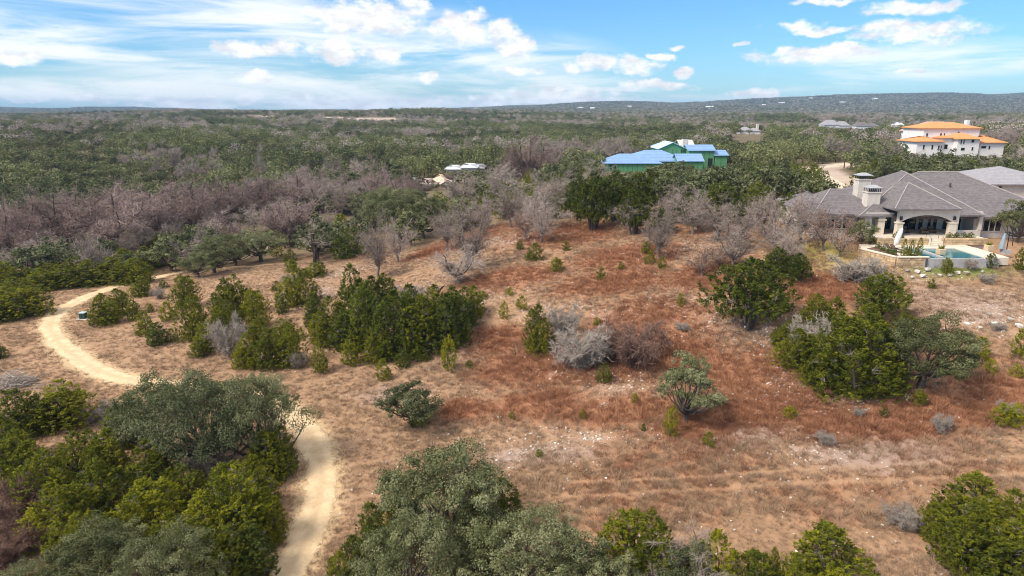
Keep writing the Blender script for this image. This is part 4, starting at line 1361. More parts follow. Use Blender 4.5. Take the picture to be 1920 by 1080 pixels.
# the open slope in front
lim = np.interp(x, [-90, -60, -45, -25, -5, 10, 25, 40, 44], [128, 134, 140, 140, 138, 138, 128, 118, 104])
keep &= (y > lim + (vnoise(x, y, 12, 71) - .5) * 14) | (x > 84)
for (a0, b0, a1, b1) in KEEP_OPEN:
    keep &= ~((x > a0) & (x < a1) & (y > b0) & (y < b1))
for (hx, hy, r_) in HOUSE_SPOTS:
    keep &= np.hypot(x - hx, y - hy) > r_
keep &= poly_dist(x, y, ROADC, 40) > 7.5
keep &= clearing(x, y) < .5
keep &= ~((vnoise(x, y, 60, 72) > .86) & (y > 170) & (y < 520) & (u < 0.2))          # grassy openings
keep &= (vnoise(x, y, 9, 73) > .10) & ((kind_pre(x, y) < .35) | (rng3.uniform(size=len(x)) < .58))
# kinds
creek = kind_pre(x, y)
n1 = vnoise(x, y, 80, 74) * .65 + vnoise(x, y, 26, 75) * .35
n2 = vnoise(x, y, 40, 76) * .5 + vnoise(x, y, 11, 77) * .5
bare_bias = .46 - .26 * np.exp(-((u + .03) / .20)**2 - ((y - 210) / 110)**2) + .10 * (u > .35)
kind = np.where(n1 > 1 - bare_bias + .28, 2, np.where(n2 > .49, 0, 1))                  # 0 juniper, 1 oak, 2 bare
kind = np.where((n1 > bare_bias + .20) & (n1 > .54) & (vnoise(x, y, 8, 79) > .42), 2, kind)
kind = np.where((u < -.55) & (y > 420) & (y < 640) & (vnoise(x, y, 30, 85) > .3), 0, kind)
kind = np.where((y > 330) & (vnoise(x, y, 75, 86) * .6 + vnoise(x, y, 20, 87) * .4 > .66) & (rng3.uniform(size=len(x)) < .6), 2, kind)
kind = np.where((creek > .35) & (rng3.uniform(size=len(x)) < .62), 3, kind)
kind = np.where((u < .05) & (y > 215) & (y < 520) & (kind == 2) & (rng3.uniform(size=len(x)) < .62), 1, kind)
kind = np.where((u > .30) & (y < 320) & (kind == 2) & (rng3.uniform(size=len(x)) < .7), 1, kind)
h0 = np.array([5.0, 7.0, 8.2, 13.0])[kind] * rng3.uniform(.65, 1.35, len(x)) * np.where(y > 230, 1.10, 1.0)
w0 = np.array([5.2, 8.8, 7.8, 11.5])[kind] * rng3.uniform(.65, 1.4, len(x)) * np.where(y > 230, 1.18, 1.0)
tx_, ty_, dd_ = project(x, y, z + h0)
for (p0, p1, row, near) in SIGHT:
    keep &= ~((tx_ > p0 - 12) & (tx_ < p1 + 12) & (ty_ < row) & (y < near))
ox = np.array(OCC)
close = (y < 175)
dmin = np.full(len(x), 1e9)
for (a0, b0, r0) in OCC:
    if b0 > 95:
        dmin = np.minimum(dmin, np.hypot(x - a0, y - b0) - r0 * .8)
keep &= ~(close & (dmin < 2.2))
# the in-view wedge only
keep &= (tx_ > -260) & (tx_ < 2180)
shown = (tx_ > -40) & (tx_ < 1960)
x, y, z, kind, h0, w0, u, shown = (q[keep] for q in (x, y, z, kind, h0, w0, u, shown))
order = np.argsort(y)
names = ['juniper', 'live_oak', 'cedar_elm', 'bald_cypress']
mids = ['juniper_mid', 'oak_mid', 'elm_mid', 'cypress_mid']
LIMIT = [150, 270, 200, 70]
used = [0, 0, 0, 0]
ZONES = [
    (lambda a, b_: b_ < 175 and a > .32, 'on the wooded ground behind the grey-roofed pool house', 'behind the pool house'),
    (lambda a, b_: a > .32, 'in the woods round the orange-roofed villa', 'round the villa'),
    (lambda a, b_: a > .05, 'in the woods round the blue-roofed house under construction', 'round the blue-roofed house'),
    (lambda a, b_: a > -.28 and b_ < 260, 'in the hollow round the pale roofs beyond the open slope', 'in the hollow round the pale roofs'),
    (lambda a, b_: a > -.28, 'on the wooded rise beyond the hollow with the pale roofs', 'beyond the hollow'),
    (lambda a, b_: b_ < 215, 'along the creek beside the bare cypresses', 'along the creek'),
    (lambda a, b_: True, 'on the hillside across the creek', 'across the creek')]
KLAB = ['dull green juniper', 'rounded grey-green live oak', 'hazy grey leafless tree', 'tall mauve leafless cypress']
rest = []
for i in order:
    k = kind[i]
    if used[k] < LIMIT[k] and y[i] < 520 and shown[i]:
        used[k] += 1
        for test, where, grp in ZONES:
            if test(u[i], y[i]):
                break
        make_plant(names[k], mids[k], x[i], y[i], h0[i], w0[i], KLAB[k] + ' ' + where, 'tree', KLAB[k].split()[-1] + ' trees ' + grp if k != 2 else 'leafless trees ' + grp, rng3, None, z[i] - .1)
    else:
        rest.append(i)
rest = np.array(rest)
fx, fy, fz, fk = x[rest], y[rest], z[rest], np.minimum(kind[rest], 2)
meshes, var, scl = [], np.zeros(len(rest), int), np.ones((len(rest), 3))
base = {}
for kk, nm in enumerate(('juniper', 'oak', 'elm')):
    base[kk] = len(meshes)
    meshes += FAR[nm]
for kk, (HH, WW) in enumerate(((5.2, 5.0), (6.8, 8.2), (7.6, 7.6))):
    q = fk == kk
    var[q] = base[kk] + rng3.integers(0, 3, q.sum())
    scl[q] = np.stack([w0[rest][q] / WW, w0[rest][q] / WW, h0[rest][q] / HH], 1)
# still farther: whole groves
gx, gyy = [], []
for (ya, yb, sp) in ((1640, 2600, 21), (2600, 6200, 34)):
    xs = np.arange(-yb * .9, yb * .9, sp)
    ys = np.arange(ya, yb, sp)
    a, b_ = np.meshgrid(xs, ys)
    a = a.ravel() + rng3.uniform(-.4, .4, a.size) * sp
    b_ = b_.ravel() + rng3.uniform(-.4, .4, b_.size) * sp
    q = (np.abs(a) < b_ * .84) & (vnoise(a, b_, 140, 81) > .10)
    gx.append(a[q])
    gyy.append(b_[q])
gx, gyy = np.concatenate(gx), np.concatenate(gyy)
gz = height(gx, gyy)
nb = len(meshes)
P = np.concatenate([np.stack([fx, fy, fz - .1], 1), np.stack([gx, gyy, gz - .3], 1)])
gs = rng3.uniform(.9, 1.25, len(gx)) * np.where(gyy > 2600, 1.25, 1.0)
forest = scatter('forest', P, np.concatenate([scl, np.repeat(gs[:, None], 3, 1)]), rng3.uniform(0, 6.283, len(P)),
                 np.concatenate([var, nb + rng3.integers(0, len(GROVES), len(gx))]), meshes + GROVES, label='far-off woodland of oaks and junipers rolling to the horizon', cat='forest')
print('trees', used, 'rest', len(rest), 'groves', len(gx))

# ------------------------------------------------------------------ grass, stones, undergrowth


def tuft_mesh(seed, n=16, h=.5, spread=.22, width=.035, mat=None):
    rng = np.random.default_rng(seed)
    g = Geo()
    a = rng.uniform(0, 6.283, n)
    r = rng.uniform(0, spread, n)
    p0 = np.stack([r * np.cos(a), r * np.sin(a), np.full(n, -.05)], 1)
    lean = rng.uniform(.15, .75, n)
    p1 = p0 + np.stack([np.cos(a) * lean * h, np.sin(a) * lean * h, h * rng.uniform(.5, 1.0, n)], 1)
    g.ribbons(p0, p1, width, width * .35, np.clip(rng.normal(.5, .25, n), 0, 1), rng)
    return g.mesh('grass_tuft', [mat])


m, t, b = new_mat('dry_grass')
p = world_pos(t)
tint = attr(t, 'tint')
rf = attr(t, 'redness', 'INSTANCER')
rn = t.math('ADD', rf, t.math('MULTIPLY', t.math('SUBTRACT', t.noise(p, .55, 4, .6), .5), 1.0))
v = t.math('ADD', t.math('MULTIPLY', tint, .4), t.math('MULTIPLY', obj_rand(t), .6))
straw = t.mix(v, (0.17, 0.108, 0.070), (0.54, 0.385, 0.255))
redc = t.mix(v, (0.20, 0.085, 0.048), (0.46, 0.225, 0.122))
c = t.mix(t.ramp(rn, .2, .75), straw, redc)
t.put(b.inputs['Base Color'], c)
b.inputs['Roughness'].default_value = .9
b.inputs['Specular IOR Level'].default_value = .1
MAT_GRASS = m
TUFTS = [tuft_mesh(300 + i, 26, .46, .30, .026, MAT_GRASS) for i in range(5)]
rg = np.random.default_rng(5)
N = 240000
gy_ = 34 + 106 * rg.uniform(0, 1, N)**1.15
gx_ = rg.uniform(-1, 1, N) * (gy_ * .98 + 14)
q = (gx_ > -115) & (gx_ < 115)
dens = vnoise(gx_, gy_, 2.2, 91) * .5 + vnoise(gx_, gy_, 7, 92) * .5
red_ = red_field(gx_, gy_)
rock_ = blob_field(ROCK, gx_, gy_)
q &= rg.uniform(size=N) < np.clip(dens * 1.5 - .12 + .35 * red_ - .35 * rock_, .05, 1)
q &= trail_dist(gx_, gy_) > 1.35 + rg.uniform(-.25, .7, N)
q &= ~((gx_ > 42) & (gx_ < 90) & (gy_ > 83.5))
q &= ~((np.abs(gy_ - (49.3 + .012 * gx_ - .9)) < .21) | (np.abs(gy_ - (49.3 + .012 * gx_ + .9)) < .21)) | (gx_ < 4)
gx_, gy_, red_ = gx_[q], gy_[q], red_[q]
sc = (.42 + .75 * rg.uniform(size=len(gx_))**2) * (.70 + .55 * red_) * np.where(rg.uniform(size=len(gx_)) < .06, 1.7, 1.0)
mown = (np.abs(gy_ - 48) < 7) & (gx_ > 5)
sc = np.where(mown & (red_ < .3), sc * .55, sc)
grass = scatter('grass', np.stack([gx_, gy_, height(gx_, gy_)], 1), np.stack([sc * 1.15, sc * 1.15, sc], 1), rg.uniform(0, 6.283, len(gx_)), rg.integers(0, 5, len(gx_)), TUFTS, {'redness': red_},
                'dry bunch grass, rust red and straw coloured, over the hillside', 'grass')


def rock_mesh(seed, mat, flat=.6):
    rng = np.random.default_rng(seed)
    bm = bmesh.new()
    bmesh.ops.create_icosphere(bm, subdivisions=1, radius=.5)
    for vv in bm.verts:
        vv.co *= rng.uniform(.7, 1.2)
        vv.co.x = max(-.42, min(.42, vv.co.x))
        vv.co.z = max(-.3, min(.32, vv.co.z)) * flat * 1.6
    me = bpy.data.meshes.new('limestone')
    bm.to_mesh(me)
    bm.free()
    me.materials.append(mat)
    return me


MAT_STONE = plain_mat('white_limestone', (0.56, 0.505, 0.45), .95, .25, 4.0, .5, 18.0, randomize=.4)
ROCKS = [rock_mesh(400 + i, MAT_STONE) for i in range(5)]
N = 9000
pts = []
for (bx, by, rx, ry) in ROCK:
    n = int(34 * rx * ry)
    pts.append(np.stack([bx + rg.normal(size=n) * rx * .8, by + rg.normal(size=n) * ry * .8], 1))
n = 4500
yy_ = rg.uniform(38, 130, n)
pts.append(np.stack([rg.uniform(-.45, .8, n) * yy_, yy_], 1))
pts = np.concatenate(pts)
q = (trail_dist(pts[:, 0], pts[:, 1]) > 1.2) & ~((pts[:, 0] > 43) & (pts[:, 1] > 84)) & (vnoise(pts[:, 0], pts[:, 1], 3, 95) > .3)
pts = pts[q]
ss = .07 + .22 * rg.uniform(size=len(pts))**3.0
stones = scatter('gravel', np.column_stack([pts, height(pts[:, 0], pts[:, 1]) + ss * .12]), ss, rg.uniform(0, 6.283, len(pts)), rg.integers(0, 5, len(pts)), ROCKS, label='white limestone rubble strewn over the slope', cat='rubble', tilt=rg.uniform(-.4, .4, len(pts)))

# single boulders big enough to pick out
BOULD = [(1865, 608, 14), (1895, 600, 12), (1910, 612, 16), (1812, 608, 12), (1720, 510, 12), (1738, 506, 14), (1702, 508, 11), (1780, 516, 10), (1795, 512, 12), (1812, 512, 11), (1762, 517, 10), (1842, 510, 10), (1730, 518, 13),
         (1838, 616, 11), (1880, 622, 10), (1855, 590, 10), (1710, 520, 10), (1400, 615, 10), (1470, 640, 9), (1100, 672, 8)]
BP = hits([q[0] for q in BOULD], [q[1] for q in BOULD])
for (bx, by, bs), Pq in zip(BOULD, BP):
    o = bpy.data.objects.new('boulder', ROCKS[(bx * 7 + by) % 5])
    link(o)
    s_ = bs * float((Pq - CAMP) @ FWD) / FPX
    o.location = (Pq[0], Pq[1], Pq[2] + .1 * s_)
    o.scale = (s_ * 1.1, s_ * .9, s_ * .8)
    o.rotation_euler = (.1, .15, bx % 7)
    near_pool = by < 530
    tag(o, 'pale limestone boulder on the grass below the pool wall' if near_pool else ('pale limestone boulder on the stony bank below the pool house' if bx > 1700 else 'pale limestone rock on the rust red slope'), 'boulder',
        'boulders below the pool wall' if near_pool else ('boulders on the stony bank' if bx > 1700 else 'rocks on the red slope'))

# ------------------------------------------------------------------ buildings
def at_z(px, py, zz_):
    d = ray(px, py)
    return CAMP + d * ((zz_ - CAM_Z) / d[2])


def PX(px, Y, py=420):
    return float(at_y(px, py, Y)[0])


def PZ(px, py, Y):
    return float(at_y(px, py, Y)[2])


class MB:
    """collects polygons in world space; build() links them as one mesh under a parent that stands unrotated"""
    def __init__(self):
        self.v, self.f = [], []

    def poly(self, pts):
        i = len(self.v)
        self.v += [tuple(p_) for p_ in pts]
        self.f.append(list(range(i, i + len(pts))))
        return self

    def box(self, x0, x1, y0, y1, z0, z1):
        c = [(x0, y0, z0), (x1, y0, z0), (x1, y1, z0), (x0, y1, z0), (x0, y0, z1), (x1, y0, z1), (x1, y1, z1), (x0, y1, z1)]
        i = len(self.v)
        self.v += c
        self.f += [[i + a for a in q] for q in ((0, 3, 2, 1), (4, 5, 6, 7), (0, 1, 5, 4), (1, 2, 6, 5), (2, 3, 7, 6), (3, 0, 4, 7))]
        return self

    def prism(self, pts, z0, z1):
        n = len(pts)
        self.poly([(a, b_, z1) for a, b_ in pts])
        self.poly([(a, b_, z0) for a, b_ in reversed(pts)])
        for k in range(n):
            a, b_ = pts[k], pts[(k + 1) % n]
            self.poly([(a[0], a[1], z0), (b_[0], b_[1], z0), (b_[0], b_[1], z1), (a[0], a[1], z1)])
        return self

    def slab_xz(self, pts, y0, y1):
        """outline in x,z pushed from y0 (front) to y1"""
        n = len(pts)
        self.poly([(a, y0, b_) for a, b_ in pts])
        self.poly([(a, y1, b_) for a, b_ in reversed(pts)])
        for k in range(n):
            a, b_ = pts[k], pts[(k + 1) % n]
            self.poly([(b_[0], y0, b_[1]), (a[0], y0, a[1]), (a[0], y1, a[1]), (b_[0], y1, b_[1])])
        return self

    def tube(self, pts, r, n=6):
        g = Geo()
        pts = np.asarray(pts, float)
        g.tube(pts, np.broadcast_to(np.asarray(r, float), (len(pts),)), n)
        i = len(self.v)
        V = np.concatenate(g.v)
        self.v += [tuple(q) for q in V]
        self.f += [[i + a for a in q] for q in np.concatenate(g.f).tolist()]
        return self

    def lathe(self, prof, cx, cy, n=12):
        i = len(self.v)
        for (r, z_) in prof:
            for k in range(n):
                a = 6.28318 * k / n
                self.v.append((cx + r * math.cos(a), cy + r * math.sin(a), z_))
        for j in range(len(prof) - 1):
            for k in range(n):
                self.f.append([i + j * n + k, i + j * n + (k + 1) % n, i + (j + 1) * n + (k + 1) % n, i + (j + 1) * n + k])
        self.f.append([i + k for k in range(n)][::-1])
        self.f.append([i + (len(prof) - 1) * n + k for k in range(n)])
        return self

    def hip(self, x0, x1, y0, y1, ze, zr, ridge='x', inset=None, th=.22, r0=None, r1=None):
        """hip roof slab with fascia; the ridge runs along x or y"""
        if ridge == 'x':
            ins = inset if inset is not None else (y1 - y0) / 2
            ym = (y0 + y1) / 2
            A = (x0 + ins if r0 is None else r0, ym, zr)
            B = (x1 - ins if r1 is None else r1, ym, zr)
            a, b_, c_, d_ = (x0, y0, ze), (x1, y0, ze), (x1, y1, ze), (x0, y1, ze)
            self.poly([a, b_, B, A]).poly([c_, d_, A, B]).poly([d_, a, A]).poly([b_, c_, B])
        else:
            ins = inset if inset is not None else (x1 - x0) / 2
            xm = (x0 + x1) / 2
            A = (xm, y0 + ins if r0 is None else r0, zr)
            B = (xm, y1 - ins if r1 is None else r1, zr)
            a, b_, c_, d_ = (x0, y0, ze), (x1, y0, ze), (x1, y1, ze), (x0, y1, ze)
            self.poly([a, b_, A]).poly([c_, d_, B]).poly([d_, a, A, B]).poly([b_, c_, B, A])
        lo = ze - th
        k = [(x0, y0), (x1, y0), (x1, y1), (x0, y1)]
        for q in range(4):
            p_, r_ = k[q], k[(q + 1) % 4]
            self.poly([(p_[0], p_[1], lo), (r_[0], r_[1], lo), (r_[0], r_[1], ze), (p_[0], p_[1], ze)])
        self.poly([(a_, b2, lo) for a_, b2 in reversed(k)])
        return self

    def gable_x(self, x0, x1, y0, y1, ze, zr, th=.2):
        """two slopes, ridge along x"""
        ym = (y0 + y1) / 2
        for (ya, yb) in ((y0, ym), (y1, ym)):
            p_ = [(x0, ya, ze), (x1, ya, ze), (x1, yb, zr), (x0, yb, zr)]
            q = [(a, b_, c_ - th) for a, b_, c_ in p_]
            self.poly(p_).poly(q[::-1])
            for k in range(4):
                self.poly([q[k], q[(k + 1) % 4], p_[(k + 1) % 4], p_[k]])
        return self

    def gable_y(self, x0, x1, y0, y1, ze, zr, th=.2):
        xm = (x0 + x1) / 2
        for (xa, xb) in ((x0, xm), (x1, xm)):
            p_ = [(xa, y0, ze), (xb, y0, zr), (xb, y1, zr), (xa, y1, ze)]
            q = [(a, b_, c_ - th) for a, b_, c_ in p_]
            self.poly(p_).poly(q[::-1])
            for k in range(4):
                self.poly([q[k], q[(k + 1) % 4], p_[(k + 1) % 4], p_[k]])
        return self

    def build(self, name, mat, parent=None, label=None, bevel=0.0):
        me = bpy.data.meshes.new(name)
        off = world_loc(parent) if parent is not None else Vector((0, 0, 0))
        me.from_pydata([(a - off.x, b_ - off.y, c_ - off.z) for a, b_, c_ in self.v], [], self.f)
        bm = bmesh.new()
        bm.from_mesh(me)
        bmesh.ops.remove_doubles(bm, verts=bm.verts, dist=.0005)
        bmesh.ops.recalc_face_normals(bm, faces=bm.faces)
        if bevel:
            bmesh.ops.bevel(bm, geom=bm.edges[:], offset=bevel, segments=1, affect='EDGES')
        bm.to_mesh(me)
        bm.free()
        me.materials.append(mat)
        o = bpy.data.objects.new(name, me)
        link(o, parent)
        if label:
            o['label'] = label
        return o


def world_loc(o):
    v = Vector((0, 0, 0))
    while o is not None:
        v += Vector(o.location)
        o = o.parent
    return v


def roof_mat(name, c1, c2, course=5.0, strength=.6, var=.5):
    """roof of overlapping tiles: colour by tile, courses as fine relief"""
    m_, t_, b_ = new_mat(name)
    p_ = world_pos(t_)
    sx_, sy_, sz_ = t_.sep(p_)
    br = t_.n('ShaderNodeTexWhiteNoise', noise_dimensions='3D')
    cell = t_.vmath('FLOOR', t_.vmath('MULTIPLY', p_, (2.6, 2.6, course)))
    t_.put(br.inputs['Vector'], cell)
    n_ = t_.noise(p_, .35, 4, .6)
    f_ = t_.math('ADD', t_.math('MULTIPLY', br.outputs['Value'], var), t_.math('MULTIPLY', n_, 1 - var))
    col_ = t_.mix(f_, c1, c2)
    saw = t_.math('FRACT', t_.math('MULTIPLY', sz_, course))
    t_.put(b_.inputs['Base Color'], t_.mix(t_.ramp(saw, .0, .22, .35, 0.0), col_, (0.06, 0.05, 0.05)))
    bp_ = t_.n('ShaderNodeBump')
    bp_.inputs['Strength'].default_value = strength
    bp_.inputs['Distance'].default_value = .06
    t_.put(bp_.inputs['Height'], t_.math('SUBTRACT', 1.0, saw))
    t_.link(bp_.outputs[0], b_.inputs['Normal'])
    b_.inputs['Roughness'].default_value = .85
    return m_


MAT_ROOF = roof_mat('grey_mauve_tiles', (0.110, 0.096, 0.100), (0.225, 0.198, 0.198))
MAT_ROOF2 = roof_mat('light_grey_tiles', (0.25, 0.24, 0.26), (0.38, 0.36, 0.375))
MAT_STUCCO = plain_mat('cream_stone_wall', (0.64, 0.57, 0.49), .9, .10, 1.6, .25, 6.0)
MAT_TRIM = plain_mat('dark_bronze_trim', (0.10, 0.085, 0.08), .6, .1, 2.0)
MAT_CAP = plain_mat('chimney_metal', (0.52, 0.52, 0.53), .45, .1, 2.0, metal=.6)
MAT_FRAME = plain_mat('pale_window_frame', (0.55, 0.53, 0.49), .6, .05, 2.0)
MAT_GLASS = plain_mat('dark_window_glass', (0.018, 0.021, 0.024), .07, .3, .7, spec=.6)
MAT_BLOCK = plain_mat('tan_limestone_block', (0.52, 0.375, 0.225), .95, .22, 1.5, .5, 10.0, randomize=.22)
MAT_COPING = plain_mat('cream_coping', (0.70, 0.60, 0.47), .9, .1, 2.0, .2, 8.0)
MAT_PATIO = plain_mat('pale_paving', (0.60, 0.52, 0.43), .9, .12, 1.2, .2, 6.0)
MAT_SPILL = plain_mat('grey_spill_wall', (0.42, 0.40, 0.395), .7, .15, 2.0, .3, 8.0)
MAT_WOOD = plain_mat('brown_wicker', (0.13, 0.085, 0.060), .8, .2, 8.0)
MAT_WHITE_CLOTH = plain_mat('white_canvas', (0.76, 0.74, 0.74), .85, .06, 3.0)
MAT_BLUE_CLOTH = plain_mat('faded_blue_canvas', (0.27, 0.36, 0.41), .85, .1, 3.0)
MAT_BLACK = plain_mat('black_metal', (0.025, 0.025, 0.027), .5, .1, 3.0)
MAT_POT = plain_mat('tan_clay_pot', (0.56, 0.43, 0.28), .85, .1, 3.0)
m, t, b = new_mat('pool_water')
p = world_pos(t)
t.put(b.inputs['Base Color'], t.mix(t.noise(p, 1.1, 3, .5), (0.035, 0.150, 0.185), (0.075, 0.235, 0.265)))
b.inputs['Roughness'].default_value = .06
b.inputs['Specular IOR Level'].default_value = .5
bp = t.n('ShaderNodeBump')
bp.inputs['Strength'].default_value = .12
bp.inputs['Distance'].default_value = .05
t.put(bp.inputs['Height'], t.noise(p, 4.0, 3, .5))
t.link(bp.outputs[0], b.inputs['Normal'])
MAT_WATER = m

FLOOR = 13.1
YL, YM, YP, YR, YW = 97.0, 100.0, 94.0, 96.2, 97.6


def window(parent, px0, px1, py0, py1, Y, panes=1, frame_mat=None, depth=.10):
    """a window in a wall at depth Y facing the camera side: frame > panes"""
    x0, x1 = PX(px0, Y, py0), PX(px1, Y, py0)
    z1, z0 = PZ(px0, py0, Y), PZ(px0, py1, Y)
    fr = MB()
    fw = .09
    fr.box(x0 - fw, x1 + fw, Y - depth, Y + .06, z0 - fw, z0).box(x0 - fw, x1 + fw, Y - depth, Y + .06, z1, z1 + fw)
    n = panes
    wpan = (x1 - x0) / n
    fr.box(x0 - fw, x0, Y - depth, Y + .06, z0, z1).box(x1, x1 + fw, Y - depth, Y + .06, z0, z1)
    for k in range(1, n):
        fr.box(x0 + k * wpan - .07, x0 + k * wpan + .07, Y - depth * .9, Y + .06, z0, z1)
    f_ = fr.build('window', frame_mat or MAT_FRAME, parent)
    for k in range(n):
        a, c_ = x0 + k * wpan + (.07 if k else 0), x0 + (k + 1) * wpan - (.07 if k < n - 1 else 0)
        MB().box(a, c_, Y - .04, Y + .02, z0, z1).build('pane', MAT_GLASS, f_)
    return f_


# ---- the grey-roofed pool house
xl0, xl1 = PX(1528, YL), PX(1607, YL)
xm1 = PX(1912, YW) + 6
house = empty('house', ((xl0 + xm1) / 2, YM, PAD_Z))
tag(house, 'long cream house with grey tiled hip roofs and arched patio above the pool', 'house')
ze_l = PZ(1565, 401, YL - .5)
wall = MB()
wall.box(xl0, xl1, YL, YL + 10, PAD_Z - .8, ze_l + .1)
xr0 = PX(1838, YR)
wall.box(xr0, xm1, YW, YW + 14, PAD_Z - .8, PZ(1870, 408, YW) + .1)
wall.box(PX(1607, YM), xr0 + .6, YM, YM + 12, PAD_Z - .8, 16.6)
wall.build('wall', MAT_STUCCO, house)
# covered patio: arched front wall between two piers
xa0, xa1 = PX(1684, YP), PX(1797, YP)
xo0, xo1 = PX(1691, YP), PX(1784, YP)
z_top = PZ(1735, 393, YP)
z_spr, z_arc = PZ(1735, 415, YP), PZ(1735, 403.5, YP)
arc = [(xa0, FLOOR), (xo0, FLOOR), (xo0, z_spr)]
for k in range(1, 12):
    s_ = k / 12
    arc.append((xo0 + (xo1 - xo0) * s_, z_spr + (z_arc - z_spr) * math.sin(math.pi * s_)**.75))
arc += [(xo1, z_spr), (xo1, FLOOR), (xa1, FLOOR), (xa1, z_top), (xa0, z_top)]
# the arch is cut into convex strips so that it fills cleanly
am = MB()
am.box(xa0, xo0, YP, YP + .55, FLOOR - .5, z_top).box(xo1, xa1, YP, YP + .55, FLOOR - .5, z_top)
prev = (xo0, z_spr)
for q in arc[3:14] + [(xo1, z_spr)]:
    am.slab_xz([(prev[0], prev[1]), (q[0], q[1]), (q[0], z_top), (prev[0], z_top)], YP, YP + .55)
    prev = q
am.build('arch_wall', MAT_STUCCO, house)
MB().box(xa0, xa1, YP + .55, YM, z_top - .35, z_top - .05).build('patio_ceiling', MAT_STUCCO, house)
for (c0, c1) in ((1683, 1694), (1782, 1795)):
    cx0, cx1 = PX(c0, YP - .15), PX(c1, YP - .15)
    zc = PZ(c0, 419, YP)
    pier = MB().box(cx0, cx1, YP - .14, YP + .6, FLOOR - .5, zc).box(cx0 - .1, cx1 + .1, YP - .22, YP + .66, zc, zc + .16)
    pier.build('pier', MAT_COPING, house)
    lx = (cx0 + cx1) / 2
    MB().box(lx - .13, lx + .13, YP - .28, YP - .005, zc + .5, zc + 1.0).build('wall_lamp', MAT_BLACK, house)
# outer patio column and low eave beam
xc0, xc1 = PX(1647, 95.2), PX(1659, 95.2)
zb = PZ(1655, 406, 95.2)
MB().box(xc0, xc1, 95.2, 96.1, PAD_Z - .3, zb).box(xc0 - .12, xc1 + .12, 95.08, 96.22, FLOOR + 2.0, FLOOR + 2.18).build('column', MAT_COPING, house)
MB().box(PX(1622, 95.3), xa0, 95.3, 95.9, zb, zb + .5).build('beam', MAT_STUCCO, house)
MB().box(PX(1621, 95.4), PX(1634, 95.4), 95.4, 99.9, PAD_Z - .3, zb).build('side_wall', MAT_STUCCO, house)
# right hand porch: header, parapet and side pier
xp0, xp1 = xa1, PX(1841, YR)
zh = PZ(1815, 404, YR)
MB().box(xp0, xp1, YR, YR + .45, zh, zh + .5).build('porch_header', MAT_STUCCO, house)
MB().box(xp0, xp1, YR, YR + .4, PAD_Z - .3, PZ(1815, 432, YR)).build('parapet', MAT_STUCCO, house)
MB().box(PX(1835, YR), xp1 + .05, YR - .03, YR + .5, PZ(1815, 432, YR), zh).build('pier', MAT_STUCCO, house)
# windows and doors
window(house, 1537, 1594, 411, 428, YL, 4)
window(house, 1845, 1878, 413, 433, YW, 3)
window(house, 1914, 1932, 415, 433, YW, 2)
window(house, 1604, 1613, 409, 427, YM - .0, 1)
for (a_, b_, c_, d_, n_) in ((1697, 1721, 409, 447, 2), (1727, 1735, 408, 436, 1), (1744, 1750, 410, 434, 1), (1754, 1761, 410, 434, 1), (1772, 1781, 412, 434, 1), (1664, 1674, 408, 445, 1), (1798, 1806, 409, 436, 1), (1818, 1826, 409, 434, 1)):
    window(house, a_ - 4, b_ - 4, c_, d_, YM, n_, MAT_TRIM if d_ > 440 else MAT_FRAME)
# roofs
OV = .7
r = MB().hip(xl0 - OV, xl1 + 4, YL - OV, YL + 10.4, ze_l, PZ(1575, 353, YL + 5), 'x', 4.6)
roof = r.build('roof', MAT_ROOF, house)
x2a, x2b = PX(1608, 95), PX(1850, 95)
ze2 = PZ(1640, 405, 94.8)
za2 = PZ(1690, 325, 104.0)
xr_mid = PX(1688, 104)
# the main hip with its apex over the patio
r = MB()
y0_, y1_ = 94.8, 113.0
A_ = (xr_mid, 104.0, za2)
B_ = (xr_mid + 1.5, 108.5, za2)
k4 = [(x2a, y0_, ze2), (x2b, y0_ + .9, ze2), (x2b, y1_, ze2), (x2a, y1_, ze2)]
r.poly([k4[0], k4[1], A_]).poly([k4[1], k4[2], B_, A_]).poly([k4[2], k4[3], B_]).poly([k4[3], k4[0], A_, B_])
for q in range(4):
    a_, b_ = k4[q], k4[(q + 1) % 4]
    r.poly([(a_[0], a_[1], a_[2] - .22), (b_[0], b_[1], b_[2] - .22), b_, a_])
r.poly([(a_[0], a_[1], a_[2] - .22) for a_ in reversed(k4)])
r.build('roof', MAT_ROOF, house)
# the right wing with the long ridge
ze3 = PZ(1870, 407, YW - .6)
zr3 = PZ(1745, 322, 108.5)
r = MB().hip(PX(1640, 104), xm1 + OV, YW - OV, YW + 21.8 - .0, ze3, zr3, 'x', None, .22, PX(1706, 108), PX(1782, 108))
r.build('roof', MAT_ROOF, house)
# patio hip roof in front
xp_a, xp_b = PX(1674, 93.3), PX(1799, 93.3)
ze4 = PZ(1735, 392, 93.3)
za4 = PZ(1697, 342, 99.2)
r = MB().hip(xp_a, xp_b, 93.3, 108.0, ze4, za4, 'y', 5.6)
r.build('roof', MAT_ROOF, house)
# pale ridge caps along the hips
MAT_RIDGE = plain_mat('ridge_caps', (0.33, 0.295, 0.285), .85, .15, 3.0)
xmid4 = (xp_a + xp_b) / 2
for (p0, p1) in (((xp_a, 93.3, ze4), (xmid4, 98.9, za4)), ((xp_b, 93.3, ze4), (xmid4, 98.9, za4)), (k4[0], A_), (k4[1], A_), (A_, B_),
                 ((xl0 - OV, YL - OV, ze_l), (xl0 - OV + 4.6, YL + 4.85, PZ(1575, 353, YL + 5))), ((xm1 + OV, YW - OV, ze3), (PX(1782, 108), YW + 10.55, zr3)), ((PX(1706, 108), YW + 10.55, zr3), (PX(1782, 108), YW + 10.55, zr3))):
    MB().tube([p0, tuple((np.array(p0) + np.array(p1)) / 2), p1], .10, 5).build('ridge_cap', MAT_RIDGE, house)
